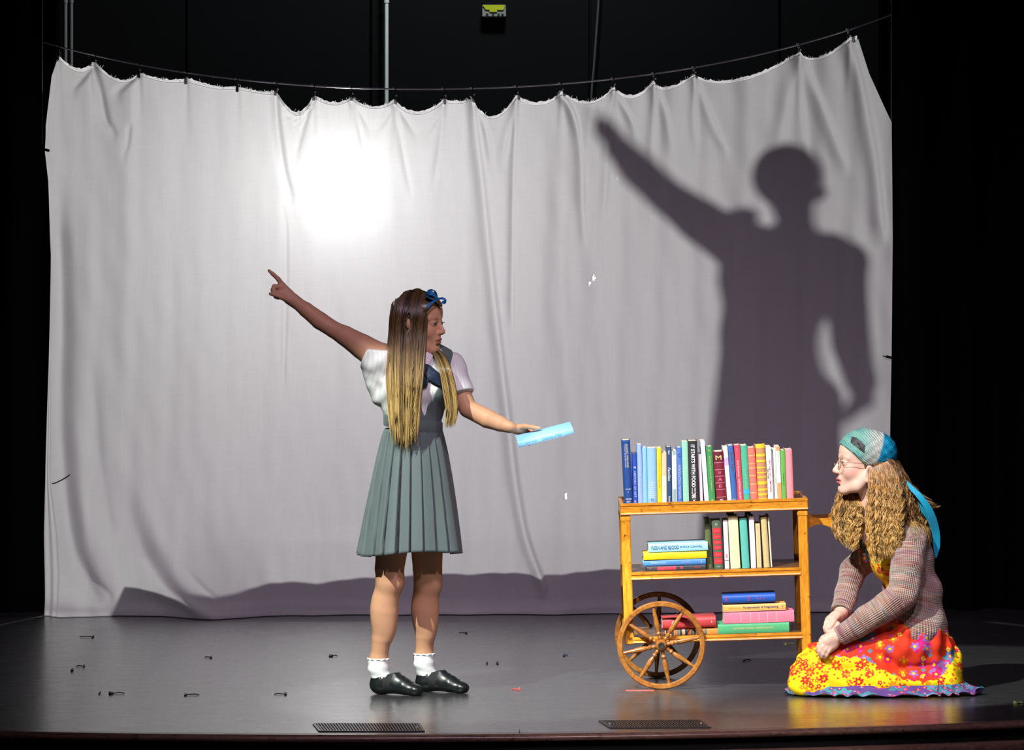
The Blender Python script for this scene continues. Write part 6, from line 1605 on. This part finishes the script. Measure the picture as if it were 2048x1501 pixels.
    for sg in (-1,1):
        cpt = [H.w((.100-.004*abs(math.cos(a)), sg*.034+.0235*math.cos(a), -.004+.0225*math.sin(a))) for a in np.linspace(0,2*PI,33)]
        gm.tube(cpt, .0012, 6, False)
        gm.tube([H.w((.098, sg*.0575, .004)), H.w((.085, sg*.071, .004)), H.w((.03, sg*.081, .000)), H.w((-.018, sg*.080, -.004)), H.w((-.030, sg*.077,-.020))], .0011, 6)
    gm.tube([H.w((.100,-.0105,.000)), H.w((.110,0,.006)), H.w((.100,.0105,.000))], .0012, 6)
    go = fin(gm.build('glasses', M_gl, None, True))
    tg = NT('lens_glass'); _tr = tg.n('ShaderNodeBsdfTransparent'); _gs = tg.n('ShaderNodeBsdfGlossy', i_Roughness=.03); _mx = tg.n('ShaderNodeMixShader'); _mx.inputs[0].default_value = .08; tg.l(_tr.outputs[0], _mx.inputs[1]); tg.l(_gs.outputs[0], _mx.inputs[2]); tg.l(_mx.outputs[0], tg.out.inputs[0]); tg.t.nodes.remove(tg.b)
    for sg in (-1,1):
        lm = MB(); lm.add([H.w((.100-.004*abs(math.cos(a)), sg*.034+.0228*math.cos(a), -.004+.0218*math.sin(a))) for a in np.linspace(0,2*PI,25)[:-1]], [tuple(range(24))]); lm.build('lens', tg.m, go, fix=False)
    e0 = H.w((-.005,.078,-.072)); em = MB(); em.tube([e0+A((0,-.004,0)), e0+A((0,-.005,-.016))], .0008, 6); em.lathe([(.0004,.008),(.0032,-.002),(.0036,-.006),(.0004,-.0095)], Matrix.Translation(e0+A((0,-.005,-.024))), 10)
    fin(em.build('earring', plain('pearl_drop', (.75,.75,.7,1), .2, .2), None, True))
    # ---------------- wavy hair
    rs = np.random.default_rng(21); M_hair = hair_mat('hair_wavy', .40, .5)
    cap = Vol(H.C-.23, H.C+.20, .0045); H.ell(cap, (-.030,0,.005), (.072,.078,.080), 0); H.ell(cap, (-.070,0,-.05), (.055,.075,.08), .03); H.cone(cap, (-.085,-.0,-.08), (-.105,0,-.19), .062, .055, .03)
    H.ell(cap, (-.02,0,-.02), (.03,.06,.05), .01, 'sub')
    Vh, Fh = cap.mesh(); me = np_mesh('hair', Vh, Fh); set_col(me, np.tile(A((.16,.085,.035)), (len(Vh),1))); hair = fin(mobj('hair', me, M_hair))
    N = 34; u = np.linspace(0,1,N)
    def lockset(S, g0, g1, ys0, ys1, nl, seed, amp=2.2, bright=1.0, vol=core, off=.012, ragged=.14):
        """hair between two guide curves (pixels), depth from ys0 (on guide 0) to ys1"""
        r = np.random.default_rng(seed); lk = r.integers(0, nl, S); a = np.clip((lk+.5)/nl+r.normal(size=S)*.55/nl, 0, 1)
        G0, G1 = smooth_curve(g0, N), smooth_curve(g1, N); cutl = 1-ragged*r.uniform(0,1,S)-.10*(lk % 3 == 0)
        idx = u[None,:]*cutl[:,None]*(N-1); i0 = np.minimum(idx.astype(int), N-2); f = idx-i0
        S0 = G0[i0]*(1-f)[...,None]+G0[i0+1]*f[...,None]; S1 = G1[i0]*(1-f)[...,None]+G1[i0+1]*f[...,None]
        p2 = S0*(1-a)[:,None,None]+S1*a[:,None,None]; ph = lk*1.9+r.normal(size=S)*.35; env = np.clip(u*3.0, .12, 1)[None,:]
        fq = (.17+.10*np.random.default_rng(seed+3).uniform(size=nl))[lk][:,None]; px = p2[...,0]+amp*env*np.sin(p2[...,1]*fq+ph[:,None])+1.0*env*np.sin(p2[...,1]*.40+ph[:,None]*2.3)+r.normal(size=(S,1))*1.5
        py = p2[...,1]
        y0 = np.interp(u, np.linspace(0,1,len(ys0)), ys0); y1 = np.interp(u, np.linspace(0,1,len(ys1)), ys1)
        y = y0[None,:]*(1-a)[:,None]+y1[None,:]*a[:,None]+r.uniform(-.016,.012,(S,1))*env+.008*env*np.cos(py*.235+ph[:,None])
        P = np.stack([(px-1024)*(CAM_D+y)/F_PX, y, CAM_H-(py-HOR)*(CAM_D+y)/F_PX], -1)
        Q = push_out(vol, P, off); P = np.where((P[...,2] < 1.93-1.1)[...,None], Q, P)
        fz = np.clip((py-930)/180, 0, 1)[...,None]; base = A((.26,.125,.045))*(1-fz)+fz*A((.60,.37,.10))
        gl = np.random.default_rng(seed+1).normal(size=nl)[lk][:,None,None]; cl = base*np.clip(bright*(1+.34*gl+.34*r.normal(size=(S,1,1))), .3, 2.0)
        hair_mesh('hair_strands', P, np.concatenate([np.full(N-8,.0014), np.linspace(.0014,.0004,8)]), np.clip(cl,0,1), M_hair, hair)
    # near lock falling from behind the ear over the chest
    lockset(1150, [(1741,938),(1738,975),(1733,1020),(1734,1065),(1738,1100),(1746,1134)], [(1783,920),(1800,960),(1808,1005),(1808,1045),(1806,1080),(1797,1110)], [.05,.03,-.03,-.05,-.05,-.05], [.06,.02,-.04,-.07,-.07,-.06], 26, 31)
    # far side lock in front of the other shoulder
    lockset(620, [(1690,968),(1676,992),(1668,1020),(1667,1046),(1672,1075),(1682,1088)], [(1712,985),(1722,1005),(1725,1030),(1722,1060),(1716,1085),(1706,1106)], [.20,.19,.17,.16,.15,.15], [.18,.14,.10,.08,.08,.08], 15, 41, bright=.95, ragged=.25)
    # back hair, its shaded side painted in as a darker tint
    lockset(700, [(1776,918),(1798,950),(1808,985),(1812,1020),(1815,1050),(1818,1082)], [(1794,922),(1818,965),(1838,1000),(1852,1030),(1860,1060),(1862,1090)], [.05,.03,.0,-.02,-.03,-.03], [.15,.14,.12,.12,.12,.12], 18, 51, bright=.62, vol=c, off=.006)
    # loose flyaway strands behind, with the same painted shade
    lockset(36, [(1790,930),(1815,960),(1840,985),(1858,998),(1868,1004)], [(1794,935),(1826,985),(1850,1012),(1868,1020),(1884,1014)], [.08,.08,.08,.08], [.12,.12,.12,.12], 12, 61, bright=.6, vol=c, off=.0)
    return root
kneeling_girl()
# ================================================================== PERSON BEHIND THE SHEET (throws the big shadow)
def person_behind():
    def S(px, py, k):
        """where a body point stands so that the back lamp throws it onto the sheet at this pixel; k = fraction of the way from the lamp"""
        y = sheet_y(px); p = W(px, py, y); return A(LAMP+(p-LAMP)*k)
    k = .70; hl = .325
    root = empty('person', 'person in a dress standing behind the white sheet, seen only as a tall pointing shadow', 'person', loc=(S(1575,1100,k)[0], S(1575,600,k)[1], hl))
    def fin(o): o.parent = root; o.matrix_parent_inverse = Matrix.Translation(-root.location); return o
    def R(px): return px/431*k
    lo = S(1150,180,.60); b = Vol((-.3,4.2,.30), (1.35,5.35,2.25), .0085)
    hc = S(1572,362,k); Hd = Head(hc+A((.0,0,-.01)), (.97,-.1,-.20), (.05,0,1), 1.0); Hd.build(b); b.chain([S(1610,378,k), S(1634,385,k)], [.05,.026], .02)
    b.chain([S(1582,400,k), S(1590,440,k), S(1590,480,k)], [.055,.052,.07], .03)
    b.ell(S(1560,560,k), (R(118),.11,R(105)), None, .05); b.ell(S(1537,650,k), (R(80),.10,R(90)), None, .05); b.ell(S(1548,760,k), (R(95),.12,R(80)), None, .05)
    b.chain([S(1500,480,k), S(1470,478,k)], [R(36),R(36)], .04); b.chain([S(1660,500,k), S(1695,520,k)], [R(36),R(34)], .04)
    # raised pointing arm (leans back toward the lamp)
    b.chain([S(1475,490,k), S(1400,440,.69), S(1330,390,.675), S(1275,338,.66), S(1240,300,.65), S(1222,276,.645)], [R(50),R(44),R(34),R(33),R(26),R(19)], .03)
    b.chain([S(1222,276,.645), S(1206,262,.64), S(1198,252,.64)], [R(19),R(21),R(17)], .02)
    b.chain([S(1200,252,.64), S(1188,238,.637), S(1178,226,.635)], [.011,.009,.007], .006)
    for px, py in ((1196,246),(1202,262),(1210,276),(1222,288)): b.chain([S(px+6,py,.64), S(px-5,py+4,.64), S(px-2,py+14,.64)], [.011,.010,.008], .006)
    b.chain([S(1215,290,.645), S(1208,312,.645)], [.011,.008], .006)
    # arm held at the side, bent
    b.chain([S(1694,528,k), S(1694,620,k), S(1702,690,k), S(1722,760,k)], [R(36),R(40),R(38),R(30)], .03); b.chain([S(1722,760,k), S(1728,800,k-.02), S(1700,822,k-.04)], [R(28),R(20),R(14)], .02)
    for j in range(4): b.chain([S(1700,818+j*6,k-.04), S(1682,826+j*6,k-.045), S(1672,836+j*6,k-.045)], [.010,.009,.007], .005)
    # legs
    for px in (1545,1625): b.chain([S(px,800,k), A((S(px,1000,k)[0], S(px,600,k)[1], .75)), A((S(px,1000,k)[0], S(px,600,k)[1]-.02, hl+.06)), A((S(px,1000,k)[0], S(px,600,k)[1]-.18, hl+.03))], [.085,.055,.036,.028], .03)
    V, Fq = b.mesh(); me = np_mesh('body', V, Fq); set_col(me, np.tile(A((.45,.28,.2)), (len(V),1))); body = fin(mobj('body', me, skin_mat('skin_behind'))); Hd.eyes(body)
    h = Vol(hc-.22, hc+.22, .008); h.ell(S(1572,352,k), (R(68),.095,R(66)), None, 0)
    Vh, Fh = h.mesh(); me = np_mesh('hair', Vh, Fh); set_col(me, np.tile(A((.05,.03,.02)), (len(Vh),1))); fin(mobj('hair', me, hair_mat('hair_behind')))
    # dress: bodice, flared skirt to the platform, shoulder bow
    M_dress = plain('dark_dress', (.03,.02,.035,1), .8)
    d = Vol((-.1,4.2,.32), (1.35,5.2,2.0), .009)
    d.ell(S(1562,560,k), (R(124),.12,R(108)), None, 0); d.ell(S(1537,650,k), (R(84),.11,R(92)), None, .05)
    tp, bt = S(1536,690,k), S(1585,1010,k); bt = A((bt[0], tp[1], hl+.05))
    d.cone(tp, bt, R(90), R(205), .05, 'add', ((0,1,0), .8))
    Xd, Yd, Zd = d.grid(); d.D = np.maximum(d.D+.008*np.sin(np.arctan2(Yd-tp[1], Xd-tp[0])*16)*np.clip(1.2-Zd,0,1), (hl+.03)-Zd).astype(np.float32)
    d.ell(S(1487,431,k), (R(26),.05,R(17)), None, .01); d.cone(S(1486,450,k), S(1510,470,k), .02, .03, .02)
    Vd, Fd = d.mesh(); fin(mobj('dress', np_mesh('dress', Vd, Fd), M_dress))
person_behind()
